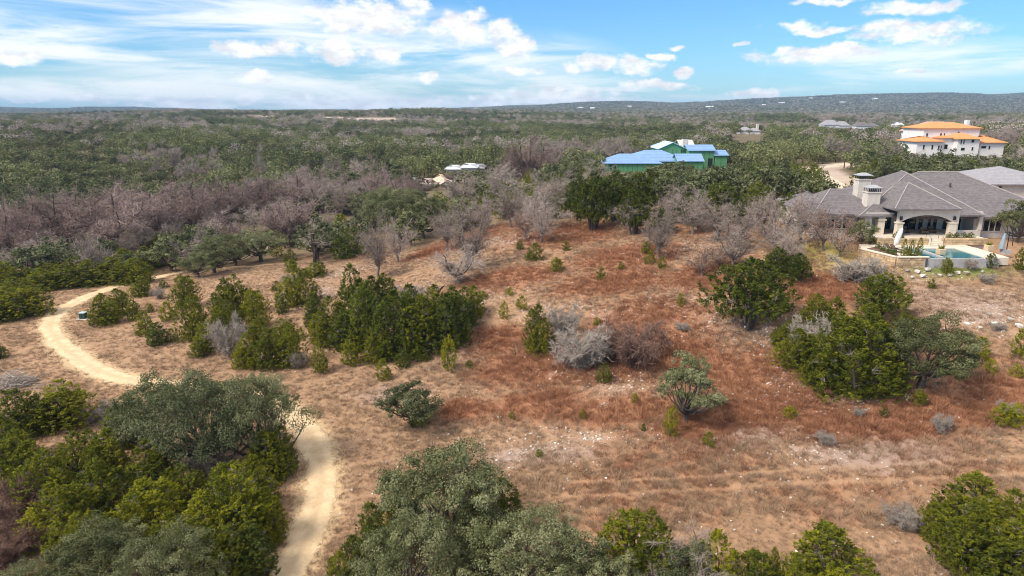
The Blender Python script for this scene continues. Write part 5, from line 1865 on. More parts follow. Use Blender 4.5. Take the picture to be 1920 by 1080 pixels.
# small far-left roof
xs0, xs1 = PX(1484, 106), PX(1534, 106)
MB().box(xs0 + .4, xs1, 105.4, 113, PAD_Z - .5, PZ(1500, 386, 105)).build('wall', MAT_STUCCO, house)
MB().hip(xs0, xs1 + 2, 105, 113.4, PZ(1500, 386, 105), PZ(1500, 358, 109), 'x', 3.4).build('roof', MAT_ROOF, house)
# chimneys
for (a_, b_, top, bot, Y, capt) in ((1611, 1634, 338, 376, 101.0, 325), (1628, 1652, 362, 398, 97.2, 348)):
    x0, x1 = PX(a_, Y, top), PX(b_, Y, top)
    zt, zb_ = PZ(a_, top, Y), PZ(a_, bot, Y)
    ch = MB().box(x0, x1, Y, Y + 1.5, zb_ - 1.2, zt).box(x0 - .1, x1 + .1, Y - .1, Y + 1.6, zt, zt + .14).build('chimney', MAT_STUCCO, house)
    zc = PZ(a_, capt, Y)
    cg = MB()
    for k in range(7):
        xx = x0 + .1 + (x1 - x0 - .2) * k / 6
        cg.box(xx - .035, xx + .035, Y + .02, Y + .09, zt + .14, zc - .3).box(xx - .035, xx + .035, Y + 1.40, Y + 1.47, zt + .14, zc - .3)
    cg.build('chimney_cage', MAT_BLACK, ch)
    MB().hip(x0 - .15, x1 + .15, Y - .15, Y + 1.65, zc - .3, zc + .05, 'x', .7, .08).build('chimney_cap', MAT_CAP, ch)
MB().box(PX(1770, 104), PX(1772, 104), 104, 104.25, PZ(1770, 350, 104) - .5, PZ(1770, 346, 104) + .2).build('vent_pipe', MAT_TRIM, house)

# ---- patio terrace and pool
ter = empty('terrace', (PX(1755, 92), 92, FLOOR))
tag(ter, 'raised stone patio terrace in front of the arched porch', 'terrace')
xt0, xt1 = PX(1650, 91.8), PX(1858, 91.8)
MB().box(xt0 + .3, xt1 - .02, 92.1, 99.95, FLOOR - 1.6, FLOOR).build('paving', MAT_PATIO, ter)
BLK = bpy.data.meshes.new('stone_block')
bm = bmesh.new()
bmesh.ops.create_cube(bm, size=1.0)
bmesh.ops.bevel(bm, geom=bm.edges[:], offset=.045, segments=1, affect='EDGES')
bm.to_mesh(BLK)
bm.free()
BLK.materials.append(MAT_BLOCK)
rb = np.random.default_rng(31)


def block_wall(parent, P0, P1, zb_, zt, h=.30, thick=.4, mean=.62):
    """courses of single limestone blocks from P0 to P1"""
    P0, P1 = np.array(P0[:2]), np.array(P1[:2])
    L = np.linalg.norm(P1 - P0)
    d_ = (P1 - P0) / L
    ang = math.atan2(d_[1], d_[0])
    off = world_loc(parent)
    n = max(1, round((zt - zb_) / h))
    hh = (zt - zb_) / n
    for c_ in range(n):
        s_ = 0.0
        while s_ < L - .05:
            bl = min(mean * rb.uniform(.6, 1.5), L - s_)
            if L - s_ - bl < .25:
                bl = L - s_
            o = bpy.data.objects.new('stone_block', BLK)
            link(o, parent)
            q = P0 + d_ * (s_ + bl / 2)
            o.location = (q[0] - off.x, q[1] - off.y, zb_ + (c_ + .5) * hh - off.z)
            o.rotation_euler = (0, 0, ang)
            o.scale = (bl - .025, thick + rb.uniform(-.03, .05), hh - .02)
            s_ += bl


block_wall(ter, (xt0, 91.95), (PX(1745, 91.8), 91.95), 12.25, FLOOR + .1, .30)
block_wall(ter, (PX(1772, 91.8), 91.95), (xt1, 91.95), 12.25, FLOOR + .1, .30)
for k in range(4):
    MB().box(PX(1746, 91.8), PX(1771, 91.8), 90.9 + .32 * k, 92.1, 12.25 + .2 * k, 12.45 + .2 * k).build('step', MAT_COPING, ter)
for px_ in (1746, 1770):
    xx = PX(px_, 91.5)
    MB().tube([(xx, 90.9, 12.4), (xx, 90.9, 13.3), (xx, 92.2, 14.05), (xx, 92.2, 13.1)], .03, 5).build('handrail', MAT_BLACK, ter)

pool = empty('swimming_pool', (PX(1795, 88), 88, 12.25))
tag(pool, 'blue-green swimming pool with grey spill wall on the stone deck', 'swimming pool')
DZ = 12.3
pA, pB, pC = at_z(1613, 465, DZ + .15), at_z(1682, 481, DZ + .15), at_z(1742, 481, DZ + .15)
pD = at_z(1886, 480, DZ)
yf = float(pC[1])
w0 = at_z(1735, 478, DZ)
xw0, xw1 = PX(1732, yf, 478), PX(1853, yf, 478)
yb_ = float(at_z(1800, 466, DZ)[1])
MB().box(xw0 + .35, xw1 - .35, yf + .12, yb_, 10.9, DZ - .06).build('water', MAT_WATER, pool)
MB().box(PX(1742, yf), PX(1884, yf), yf - .3, yf + .1, 10.8, DZ - .1).build('spill_wall', MAT_SPILL, pool)
xs_ = xw0 + 2.2
MB().box(xs_, xs_ + .4, yf + .12, yb_ - 1.2, DZ - .3, DZ + .1).build('spa_wall', MAT_SPILL, pool)
MB().box(xw0 - .1, xw0 + .35, yf - .1, yb_ + .5, 11.4, DZ + .04).box(xw1 - .35, xw1 + 2.6, yf - .1, yb_ + .5, 11.4, DZ + .04).box(xw0 + .35, xw1 - .35, yb_, yb_ + .5, 11.4, DZ + .04).build('coping', MAT_COPING, pool)
MB().box(PX(1748, yf - .5), PX(1751, yf - .5), yf - .45, yf - .31, 10.9, DZ - .05).build('downpipe', MAT_TRIM, pool)
dk = empty('pool_deck', (float(pB[0]) + 4, 88, DZ - .3))
tag(dk, 'pale stone pool deck in front of the terrace wall', 'deck')
MB().prism([(pA[0] + .3, pA[1] + .1), (pB[0] + .2, pB[1] + .35), (pC[0], pC[1] + .35), (xw0 - .12, yf + .3), (xw0 - .12, 92.1), (pA[0] + 1.5, 92.1)], 11.0, DZ).build('paving', MAT_PATIO, dk)
MB().box(xw0 - .1, xw1 + 2.6, yb_ + .52, 92.0, 11.0, DZ - .004).build('paving', MAT_PATIO, dk)
MB().prism([(pA[0] + 1.0, pA[1] + .2), (pB[0] + .7, pB[1] + .6), (pB[0] + .9, pB[1] + 2.1), (pA[0] + 2.6, pA[1] + 1.3)], DZ - .1, DZ + .06).build('planting_bed', plain_mat('bark_mulch', (0.16, 0.10, 0.075), .95, .3, 6.0), dk)
rw = empty('retaining_wall', (float(pB[0]), float(pB[1]), 11.0))
tag(rw, 'tan limestone block retaining wall round the corner of the pool deck', 'wall')
block_wall(rw, pA, pB, 11.0, DZ + .02, .32)
block_wall(rw, pB, pC, 11.0, DZ + .02, .32)
for (s0, s1) in ((pA, pB), (pB, pC)):
    L = float(np.linalg.norm((s1 - s0)[:2]))
    n = max(2, int(L / 1.1))
    for k in range(n):
        o = bpy.data.objects.new('coping_stone', BLK.copy() if k == 0 and s0 is pA else bpy.data.meshes.get('coping_stone') or BLK)
        if k == 0 and s0 is pA:
            o.data.name = 'coping_stone'
            o.data.materials[0] = MAT_COPING
        link(o, rw)
        q = s0 + (s1 - s0) * (k + .5) / n
        off = world_loc(rw)
        o.location = (q[0] - off.x, q[1] - off.y, DZ + .09 - off.z)
        o.rotation_euler = (0, 0, math.atan2((s1 - s0)[1], (s1 - s0)[0]))
        o.scale = (L / n - .015, .55, .13)

# pool side things
ux, uy, uz = at_z(1676, 466, DZ)
um = empty('parasol', (ux, uy, DZ))
tag(um, 'closed white parasol leaning beside the pool', 'parasol')
MB().box(ux - .35, ux + .35, uy - .35, uy + .35, DZ, DZ + .1).build('base', MAT_BLACK, um)
MB().tube([(ux, uy, DZ + .1), (ux + .2, uy, DZ + 1.0), (ux + .65, uy, DZ + 2.7)], .035, 6).build('pole', MAT_BLACK, um)
cn_ = MB()
cn_.tube([(ux + .10, uy, DZ + .45), (ux + .2, uy, DZ + .8), (ux + .36, uy, DZ + 1.5), (ux + .56, uy, DZ + 2.2), (ux + .70, uy, DZ + 2.65), (ux + .74, uy, DZ + 2.8)], [.15, .30, .34, .30, .16, .03], 9)
cn_.build('canopy', MAT_WHITE_CLOTH, um)
cx_, cy_, cz_ = at_z(1886, 468, DZ)
cu = empty('cantilever_umbrella', (cx_, cy_, DZ - .1))
tag(cu, 'folded faded blue cantilever umbrella on a curved black pole', 'umbrella')
MB().box(cx_ - .5, cx_ + .5, cy_ - .4, cy_ + .4, DZ - .6, DZ).build('base', MAT_SPILL, cu)
MB().tube([(cx_ + .1, cy_, DZ), (cx_ + .1, cy_, DZ + 2.4)], .06, 6).build('pole', MAT_BLACK, cu)
MB().tube([(cx_ + .75, cy_, DZ + .5), (cx_ + .72, cy_, DZ + 1.3), (cx_ + .5, cy_, DZ + 2.0), (cx_ + .1, cy_, DZ + 2.4), (cx_ - .5, cy_, DZ + 2.25)], .05, 6).build('arm', MAT_BLACK, cu)
MB().tube([(cx_ - .62, cy_, DZ + .15), (cx_ - .6, cy_, DZ + .7), (cx_ - .52, cy_, DZ + 1.6), (cx_ - .48, cy_, DZ + 2.2)], [.34, .30, .20, .06], 8).build('canopy', MAT_BLUE_CLOTH, cu)


def lounger(px_, py_, rz, label):
    q = at_z(px_, py_, DZ)
    e = empty('sun_lounger', (q[0], q[1], DZ))
    tag(e, label, 'sun lounger')

    def part(name, mb, mat):
        o = mb.build(name, mat, None)
        o.parent = e
        return o
    part('seat', MB().box(-.33, .33, -.9, .35, .30, .38), MAT_WOOD)
    part('backrest', MB().poly([(-.33, .35, .32), (.33, .35, .32), (.33, .95, .85), (-.33, .95, .85)]).poly([(-.33, .39, .26), (-.33, .99, .79), (.33, .99, .79), (.33, .39, .26)]), MAT_WOOD)
    for sx_ in (-.28, .28):
        for sy_ in (-.8, .3):
            part('leg', MB().box(sx_ - .03, sx_ + .03, sy_ - .03, sy_ + .03, 0, .30), MAT_BLACK)
    e.rotation_euler = (0, 0, rz)


lounger(1672, 470, .5, 'dark sun lounger beside the foot of the white parasol')
lounger(1682, 472, .45, 'dark sun lounger between the parasol and the columnar evergreens')


def pot(px_, py_, label, z_=DZ):
    q = at_z(px_, py_, z_)
    e = empty('plant_pot', (q[0], q[1], z_))
    tag(e, label, 'plant pot')
    MB().prism([(q[0] - .42, q[1] - .42), (q[0] + .42, q[1] - .42), (q[0] + .42, q[1] + .42), (q[0] - .42, q[1] + .42)], z_, z_ + .75).build('pot', MAT_POT, e, bevel=.05)
    g = Geo()
    rr = np.random.default_rng(int(px_))
    a = rr.uniform(0, 6.28, 90)
    p0 = np.zeros((90, 3))
    p0[:, 2] = .7
    p1 = np.stack([np.cos(a) * .5, np.sin(a) * .5, .95 + rr.uniform(0, .55, 90)], 1) * np.array([1, 1, 1]) * rr.uniform(.6, 1, (90, 1))
    p1[:, 2] = np.maximum(p1[:, 2], .8)
    g.ribbons(p0, p1, .07, .02, rr.uniform(.3, 1, 90), rr)
    o = bpy.data.objects.new('foliage', g.mesh('pot_plant', [MAT_JUNIPER]))
    link(o, e)


pot(1763, 477, 'square tan pot with a spiky yellow-green plant between spa and pool')
pot(1853, 470, 'square tan pot with a leafy plant at the far corner of the pool')
# patio furniture under the arch
for i, (px_, lab) in enumerate(((1690, 'brown wicker armchair by the pier under the arched porch'), (1706, 'brown wicker armchair before the sliding doors under the arch'), (1735, 'brown wicker armchair in the middle of the arched porch'), (1757, 'brown wicker armchair beside the steps under the arched porch'))):
    q = (PX(px_, 95.6), 95.6 + (i % 2) * .9, FLOOR)
    e = empty('patio_chair', q)
    tag(e, lab, 'chair')
    MB().box(q[0] - .38, q[0] + .38, q[1] - .35, q[1] + .35, FLOOR + .28, FLOOR + .45).build('seat', MAT_WOOD, e)
    MB().box(q[0] - .38, q[0] + .38, q[1] + .36, q[1] + .46, FLOOR + .25, FLOOR + .95).build('backrest', MAT_WOOD, e)
    for sx_ in (-1, 1):
        MB().box(q[0] + sx_ * .44 - .05, q[0] + sx_ * .44 + .05, q[1] - .35, q[1] + .35, FLOOR + .05, FLOOR + .65).build('armrest', MAT_WOOD, e)
        for sy_ in (-.3, .3):
            MB().box(q[0] + sx_ * .33 - .03, q[0] + sx_ * .33 + .03, q[1] + sy_ - .03, q[1] + sy_ + .03, FLOOR, FLOOR + .28).build('leg', MAT_BLACK, e)
# clipped planting round the pool
for (px_, h_, lab) in ((1697, 2.1, 'narrow columnar evergreen in front of the spa, beside the retaining wall'), (1711, 2.0, 'middle columnar evergreen between its two neighbours at the spa'), (1726, 2.3, 'tallest columnar evergreen next to the spa')):
    q = at_z(px_, 481, DZ)
    make_plant('evergreen_shrub', 'juniper_small', q[0], q[1] + .4, h_, 1.15, lab, 'shrub', None, RNG, 0, DZ - .05)
for (px_, py_) in ((1646, 466), (1656, 471), (1668, 475), (1675, 478)):
    q = at_z(px_, py_, DZ)
    make_plant('clipped_bush', 'juniper_small', q[0], q[1], .9, 1.2, 'round clipped bush in the bed along the retaining wall', 'bush', 'clipped bushes along the retaining wall', RNG, 2, DZ - .1)
for px_ in (1783, 1797, 1811, 1825):
    make_plant('clipped_bush', 'juniper_small', PX(px_, 92.6), 92.6, .85, 1.25, 'round clipped bush on the terrace edge before the porch parapet', 'bush', 'clipped bushes on the terrace edge', RNG, 2, FLOOR - .1)
for (px_, lab) in ((1637, 'dark clipped bush at the end of the terrace wall'), (1690, 'low green planting on the terrace behind the white parasol')):
    make_plant('clipped_bush', 'juniper_small', PX(px_, 92.4), 92.6, 1.2, 1.9, lab, 'bush', None, RNG, 2, 12.4 if px_ < 1650 else FLOOR - .2)
for (px_, py_, h_, w_, lab) in ((1772, 512, 30, 30, 'rounded green bush on the lawn strip below the pool spill wall'), (1857, 502, 28, 30, 'bright green bush below the folded blue umbrella'), (1912, 505, 40, 36, 'dark round bush at the end of the lawn strip'),
                                (1818, 505, 26, 26, 'wispy bush between the two green ones below the pool')):
    q = hits([px_], [py_])[0]
    d_ = float((q - CAMP) @ FWD)
    make_plant('garden_bush', 'juniper_small' if 'wispy' not in lab else 'pale_shrub', q[0], q[1], h_ * d_ / FPX, w_ * d_ / FPX, lab, 'bush', None, RNG, 1, q[2] - .05)
make_plant('live_oak', 'oak_small', PX(1912, 94.5), 94.5, 6.2, 6.0, 'young live oak trained against the corner windows of the pool house', 'tree', None, RNG, 0, PAD_Z - .1)
make_plant('olive_tree', 'oak_small', PX(1617, 92.6), 92.6, 3.9, 3.4, 'small grey-leaved tree at the left end of the terrace by the house corner', 'tree', None, RNG, 2, 11.9)

# ---- neighbour's roof behind
nb_ = empty('house', (PX(1900, 124), 126, 12.0))
tag(nb_, 'neighbouring cream house with a pale grey hip roof behind the pool house', 'house')
xn0, xn1 = PX(1832, 122), PX(1990, 122)
MB().box(xn0 + .9, xn1, 122.8, 138, 9.5, PZ(1890, 346, 122)).build('wall', MAT_STUCCO, nb_)
MB().hip(xn0, xn1 + 1, 122, 139, PZ(1890, 345, 122), PZ(1900, 311, 130.5), 'x', 8.2).build('roof', MAT_ROOF2, nb_)
window(nb_, 1872, 1878, 349, 357, 122.8, 1)

# ---- house under construction: green sheathing, blue roof membrane
MAT_GREEN = plain_mat('green_sheathing', (0.105, 0.27, 0.125), .7, .14, .5)
MAT_TARP = roof_mat('blue_roof_membrane', (0.15, 0.26, 0.48), (0.27, 0.41, 0.64), 1.1, .3, .35)
MAT_TARP2 = plain_mat('pale_blue_membrane', (0.46, 0.62, 0.74), .6, .10, .3)
MAT_VOID = plain_mat('dark_opening', (0.025, 0.025, 0.025), .9, .1, 1.0)
MAT_SEAM = plain_mat('sheathing_seam', (0.05, 0.13, 0.06), .8, .1, 1.0)
Yc = 245.0
zb0 = hz(PX(1245, Yc, 320), Yc)
cons = empty('house', (PX(1245, Yc, 320), Yc, zb0))
tag(cons, 'half-built house with green sheathed walls and bright blue roofs', 'house')


def cblock(px0, px1, Y0, dep, py_eave, py_ridge, roof_, rmat, wmat=MAT_GREEN, parent=cons, inset=None, over=.5, seams=True, low=None):
    x0, x1 = PX(px0, Y0, py_eave), PX(px1, Y0, py_eave)
    ze = PZ(px0, py_eave, Y0)
    zr = PZ(px0, py_ridge, Y0 + dep / 2)
    g_ = min(hz(x0, Y0), hz(x1, Y0)) - 1.0 if low is None else low
    w_ = MB().box(x0, x1, Y0, Y0 + dep, g_, ze - .02)
    if roof_ == 'gable_y':
        xm_ = (x0 + x1) / 2
        w_.poly([(x0, Y0, ze - .02), (x1, Y0, ze - .02), (xm_, Y0, zr - .1)]).poly([(x0, Y0 + dep, ze - .02), (xm_, Y0 + dep, zr - .1), (x1, Y0 + dep, ze - .02)])
    if roof_ == 'gable_x':
        ym_ = Y0 + dep / 2
        w_.poly([(x0, Y0, ze - .02), (x0, ym_, zr - .1), (x0, Y0 + dep, ze - .02)]).poly([(x1, Y0, ze - .02), (x1, Y0 + dep, ze - .02), (x1, ym_, zr - .1)])
    wo = w_.build('wall', wmat, parent)
    if seams:
        n_ = int((x1 - x0) / 1.6)
        if n_ > 1:
            s_ = MB()
            for k in range(1, n_):
                xx = x0 + (x1 - x0) * k / n_
                s_.box(xx - .06, xx + .06, Y0 - .05, Y0 - .005, g_, ze - .25)
            s_.build('wall_battens', MAT_SEAM, wo)
    r_ = MB()
    a0, a1, b0, b1 = x0 - over, x1 + over, Y0 - over, Y0 + dep + over
    if roof_ == 'hip':
        r_.hip(a0, a1, b0, b1, ze, zr, 'x', inset)
    elif roof_ == 'gable_x':
        r_.gable_x(a0, a1, b0, b1, ze, zr)
    else:
        r_.gable_y(a0, a1, b0, b1, ze, zr)
    r_.build('roof', rmat, parent)
    return x0, x1, ze, zr


cblock(1133, 1240, Yc, 13, 306, 288, 'hip', MAT_TARP, inset=6.5)
cblock(1172, 1292, Yc + 3, 16, 302, 281, 'hip', MAT_TARP, inset=9)
cblock(1236, 1286, Yc + 12, 14, 279, 265, 'gable_y', MAT_TARP2)
cblock(1230, 1248, Yc + 26, 8, 275, 268, 'hip', MAT_TARP, inset=2)
xA, xB, zE, zR = cblock(1292, 1340, Yc + 8, 10, 282, 271, 'gable_x', MAT_TARP)
cblock(1341, 1364, Yc + 8, 9, 291, 281, 'gable_x', MAT_TARP)
cblock(1272, 1318, Yc - 2, 9, 302, 288, 'gable_x', MAT_TARP)
cblock(1276, 1300, Yc + 30, 9, 272, 262, 'gable_x', plain_mat('pale_decking', (0.62, 0.56, 0.50), .8, .1, 1.0), seams=False)
MB().box(PX(1319, Yc + 8), PX(1327, Yc + 8), Yc + 7.9, Yc + 7.97, zb0 - .5, PZ(1320, 297, Yc + 8)).build('door_opening', MAT_VOID, cons)
for k in range(5):
    MB().box(PX(1268.5 + 3 * k, Yc + 12), PX(1270 + 3 * k, Yc + 12), Yc + 11.9, Yc + 11.97, PZ(1270, 286, Yc + 12), PZ(1270, 280.5, Yc + 12)).build('window_opening', MAT_VOID, cons)
for (a_, b_) in ((1140, 1143), (1148, 1151)):
    MB().box(PX(a_, Yc), PX(b_, Yc), Yc - .09, Yc - .06, PZ(1140, 319, Yc), PZ(1140, 309, Yc)).build('window_opening', MAT_VOID, cons)
Yk = Yc + 22
chc = MB().box(PX(1271, Yk), PX(1281, Yk), Yk, Yk + 2.2, zR - 2, PZ(1275, 261, Yk)).build('chimney', MAT_STUCCO, cons)
MB().box(PX(1271, Yk), PX(1281, Yk), Yk, Yk + 2.2, PZ(1275, 260, Yk), PZ(1275, 258, Yk)).build('chimney_cap', MAT_TRIM, chc)

# ---- the villa with orange roofs
MAT_ORANGE = roof_mat('orange_roof', (0.58, 0.225, 0.075), (0.74, 0.36, 0.15), 2.5, .4, .3)
MAT_PEACH = roof_mat('salmon_tiles', (0.50, 0.25, 0.19), (0.74, 0.47, 0.38), 2.5, .4, .6)
MAT_WHITE = plain_mat('white_stucco', (0.80, 0.77, 0.74), .85, .05, .6)
Yv = 292.0
vz = hz(PX(1800, Yv, 285), Yv)
villa = empty('villa', (PX(1800, Yv, 285), Yv, vz))
tag(villa, 'white stucco villa with stacked bright orange roofs', 'villa')
kw = dict(parent=villa, wmat=MAT_WHITE, seams=False, over=.9)
cblock(1733, 1838, Yv + 8, 16, 240, 229, 'hip', MAT_ORANGE, inset=8, **kw)
cblock(1720, 1768, Yv + 1, 14, 265, 255, 'hip', MAT_ORANGE, inset=7, **kw)
cblock(1768, 1800, Yv + 2, 10, 258, 254, 'hip', MAT_ORANGE, inset=4, **kw)
cblock(1797, 1838, Yv - 1, 12, 260, 249, 'hip', MAT_ORANGE, inset=4.5, **kw)
cblock(1838, 1884, Yv, 14, 267, 254, 'hip', MAT_ORANGE, inset=7, **kw)
cblock(1722, 1812, Yv + 30, 14, 246, 228, 'hip', MAT_PEACH, inset=8, **kw)
MB().box(PX(1782, Yv + 34), PX(1787, Yv + 34), Yv + 34, Yv + 36, PZ(1785, 238, Yv + 34), PZ(1785, 225, Yv + 34)).build('chimney', MAT_WHITE, villa)
for (a_, b_, c_, d_, dy_) in ((1737, 1740, 250, 256, 8), (1763, 1766, 250, 255, 8), (1770, 1772, 250, 255, 8), (1796, 1799, 247, 252, 8), (1802, 1804, 262, 270, -1), (1807, 1809, 262, 270, -1), (1822, 1827, 262, 267, -1), (1802, 1809, 277, 282, -1),
                             (1822, 1825, 276, 282, -1), (1840, 1849, 274, 278, 0), (1854, 1857, 274, 280, 0), (1759, 1762, 273, 279, 1), (1764, 1766, 273, 279, 1), (1771, 1777, 271, 279, 2), (1731, 1734, 272, 280, 1), (1747, 1750, 272, 280, 1)):
    window(villa, a_, b_, c_, d_, Yv + dy_, 1, MAT_FRAME)
MB().box(PX(1868, Yv), PX(1880, Yv), Yv - .08, Yv - .01, PZ(1870, 290, Yv), PZ(1870, 281, Yv)).build('garage_door', MAT_FRAME, villa)
for (px_, lab) in ((1735, 'slim dark cypress bush against the villa wall'), (1751, 'slim dark cypress bush between the villa windows')):
    xx = PX(px_, Yv - .6, 280)
    make_plant('evergreen_shrub', 'juniper_small', xx, Yv - .8, 3.4, 1.5, lab, 'shrub', None, RNG, 0, hz(xx, Yv) - .2)

# ---- smaller houses among the trees
MAT_TIN = plain_mat('pale_metal_roof', (0.62, 0.63, 0.66), .5, .08, .5)
MAT_PINK = roof_mat('pinkish_tiles', (0.34, 0.24, 0.24), (0.55, 0.42, 0.40), 3.0, .4, .6)
Yh = 226.0
h1 = empty('house', (PX(805, Yh, 345), Yh, hz(PX(805, Yh, 345), Yh)))
tag(h1, 'cream house with pinkish tiled roofs and white chimney in the hollow', 'house')
kw = dict(parent=h1, wmat=MAT_STUCCO, seams=False, over=.6)
cblock(782, 815, Yh, 12, 346, 334, 'hip', MAT_PINK, inset=5, **kw)
cblock(808, 838, Yh + 4, 12, 341, 327, 'hip', plain_mat('sand_roof', (0.62, 0.48, 0.36), .9, .2, .6), inset=4, **kw)
cblock(826, 846, Yh - 1, 9, 345, 336, 'hip', plain_mat('rose_roof', (0.60, 0.45, 0.42), .9, .2, .6), inset=3, **kw)
cblock(768, 790, Yh + 6, 8, 341, 336, 'hip', MAT_PINK, inset=3, **kw)
c_ = MB().box(PX(774, Yh), PX(783, Yh), Yh + 1, Yh + 3, PZ(775, 350, Yh), PZ(775, 333, Yh)).build('chimney', MAT_WHITE, h1)
MB().box(PX(775, Yh), PX(782, Yh), Yh + 1.2, Yh + 2.8, PZ(775, 333, Yh), PZ(775, 330.5, Yh)).build('chimney_cap', MAT_TRIM, c_)
Yh = 243.0
h2 = empty('house', (PX(870, Yh, 325), Yh, hz(PX(870, Yh, 325), Yh)))
tag(h2, 'pale house with light metal hip roofs behind the pinkish-roofed one', 'house')
kw = dict(parent=h2, wmat=MAT_STUCCO, seams=False, over=.6)
cblock(866, 893, Yh, 12, 314, 306, 'hip', MAT_TIN, inset=5, **kw)
cblock(836, 864, Yh + 1, 12, 317, 309, 'hip', MAT_TIN, inset=5, **kw)
cblock(860, 870, Yh + 2, 10, 316, 310, 'hip', MAT_PINK, inset=2, **kw)
cblock(884, 906, Yh + 5, 12, 315, 307, 'hip', MAT_ROOF2, inset=5, **kw)


for (px_, top_, Y_, kd, lab) in ((842, 316, 236, 'elm_mid', 'leafless grey tree before the end of the pale metal-roofed house'), (858, 318, 237, 'oak_mid', 'live oak hiding the wall of the pale metal-roofed house'), (874, 318, 236, 'elm_mid', 'leafless grey tree before the middle of the pale metal-roofed house'),
                                 (891, 317, 237, 'oak_mid', 'live oak at the corner of the pale metal-roofed house'), (792, 349, 220, 'elm_mid', 'leafless grey tree before the white chimney in the hollow'), (838, 343, 220, 'oak_mid', 'live oak beside the rose-coloured roof in the hollow')):
    xx = PX(px_, Y_, top_)
    gz_ = hz(xx, Y_)
    make_plant('live_oak' if kd == 'oak_mid' else 'cedar_elm', kd, xx, Y_, max(3.0, PZ(px_, top_, Y_) - gz_), 7.5, lab, 'tree', None, RNG, None, gz_ - .1)


def small_house(px0, px1, py_e, py_r, Y, label, rmat, wmat=MAT_WHITE, chim=False):
    xm_ = PX((px0 + px1) / 2, Y, py_e)
    e = empty('house', (xm_, Y, hz(xm_, Y)))
    tag(e, label, 'house')
    kw2 = dict(parent=e, wmat=wmat, seams=False, over=.5)
    low_ = max(hz(PX(px0, Y, py_e), Y), hz(PX(px1, Y, py_e), Y)) + 2.8 - PZ(px0, py_e, Y)
    if low_ > 0:                                  # stand it on the ground
        py_e, py_r = py_e - low_ * FPX / Y, py_r - low_ * FPX / Y
    mid = px0 + (px1 - px0) * .6
    cblock(px0, mid, Y, 12, py_e, py_r, 'hip', rmat, inset=4, **kw2)
    cblock(mid - (px1 - px0) * .1, px1, Y + 3, 11, py_e + (py_e - py_r) * .15, py_r + (py_e - py_r) * .25, 'hip', rmat, inset=4, **kw2)
    if chim:
        xc = (px0 + px1) / 2
        MB().box(PX(xc - 2, Y), PX(xc + 2, Y), Y + 4, Y + 6, PZ(xc, py_e, Y), PZ(xc, py_r - 5, Y)).build('chimney', MAT_STUCCO, e)


small_house(1390, 1426, 257, 250, 560, 'small grey-roofed house with a chimney beyond the blue-roofed one', MAT_ROOF2, chim=True)
small_house(1546, 1594, 234, 225, 650, 'pale grey-roofed house above the big dark oaks near the drive', MAT_ROOF2)
small_house(1606, 1650, 236, 229, 680, 'low grey roof showing over the oaks next to the villa', MAT_ROOF)
small_house(1683, 1696, 234, 229, 700, 'tiny pale roof in the trees beside the villa', MAT_TIN)
SPECK = [(1111, 207), (1088, 205), (1432, 200), (1579, 195), (1520, 187), (1465, 196), (1640, 188), (1330, 204), (893, 206), (1180, 203)]
SP = hits([a for a, b_ in SPECK], [b_ for a, b_ in SPECK])
for i, q in enumerate(SP):
    L = 9 + (i * 5) % 9
    e = empty('house', tuple(q))
    tag(e, 'tiny white house speck on the far blue ridge', 'house', 'white houses on the far ridge')
    MB().box(q[0] - L, q[0] + L, q[1] - 5, q[1] + 5, q[2] - 2, q[2] + 8).build('wall', MAT_WHITE, e)
    MB().gable_x(q[0] - L - .8, q[0] + L + .8, q[1] - 6, q[1] + 6, q[2] + 8, q[2] + 12).build('roof', MAT_TIN, e)

# ---- things along the trail and drive
q = hits([157], [598])[0]
bx = empty('utility_box', (q[0], q[1], q[2]))
tag(bx, 'dark green utility box on a white pad beside the trail', 'utility box')
MB().box(q[0] - .75, q[0] + .75, q[1] - .7, q[1] + .7, q[2] - .15, q[2] + .10).build('pad', plain_mat('white_concrete', (0.70, 0.67, 0.63), .9, .1, 2.0), bx)
MAT_BOX = plain_mat('dark_green_paint', (0.035, 0.070, 0.058), .5, .1, 2.0)
MB().box(q[0] - .42, q[0] + .42, q[1] - .40, q[1] + .40, q[2] + .10, q[2] + .95).build('cabinet', MAT_BOX, bx, bevel=.03)
MB().box(q[0] - .46, q[0] + .46, q[1] - .44, q[1] + .44, q[2] + .95, q[2] + 1.06).build('lid', plain_mat('pale_green_lid', (0.42, 0.52, 0.50), .5, .1, 2.0), bx, bevel=.02)
MB().box(q[0] - .015, q[0] + .015, q[1] - .425, q[1] - .40, q[2] + .15, q[2] + .9).build('door_seam', MAT_BLACK, bx)

rp = np.random.default_rng(77)
q = hits([30], [722])[0]
g = Geo()
for k in range(240):
    a = rp.uniform(0, 3.1416) * .5 + rp.choice([0, 0, .4, 2.6])
    c_ = np.array([rp.normal() * 1.5, rp.normal() * 1.0, 0])
    hh = max(.05, 1.7 * math.exp(-(c_[0] / 1.7)**2 - (c_[1] / 1.2)**2) * rp.uniform(.1, 1.05))
    L = rp.uniform(.8, 2.6)
    d_ = np.array([math.cos(a), math.sin(a), rp.normal() * .22])
    g.tube(curve_pts(c_ + [0, 0, hh] - d_ * L / 2, c_ + [0, 0, hh] + d_ * L / 2, rp, 5, .06), np.linspace(.045, .012, 5) * rp.uniform(.5, 1.3), 4, rp.uniform(.1, .9))
bp_ = bpy.data.objects.new('brush_pile', g.mesh('brush_pile', [MAT_PALE_TWIG]))
link(bp_)
bp_.location = tuple(q)
tag(bp_, 'grey heap of cut branches beside the trail bend', 'brush pile')
q = hits([826], [552])[0]
g = Geo()
g.tube(curve_pts((-.9, -.7, .1), (.5, .6, 1.1), rp, 6, .06), np.linspace(.2, .1, 6), 7, .5)
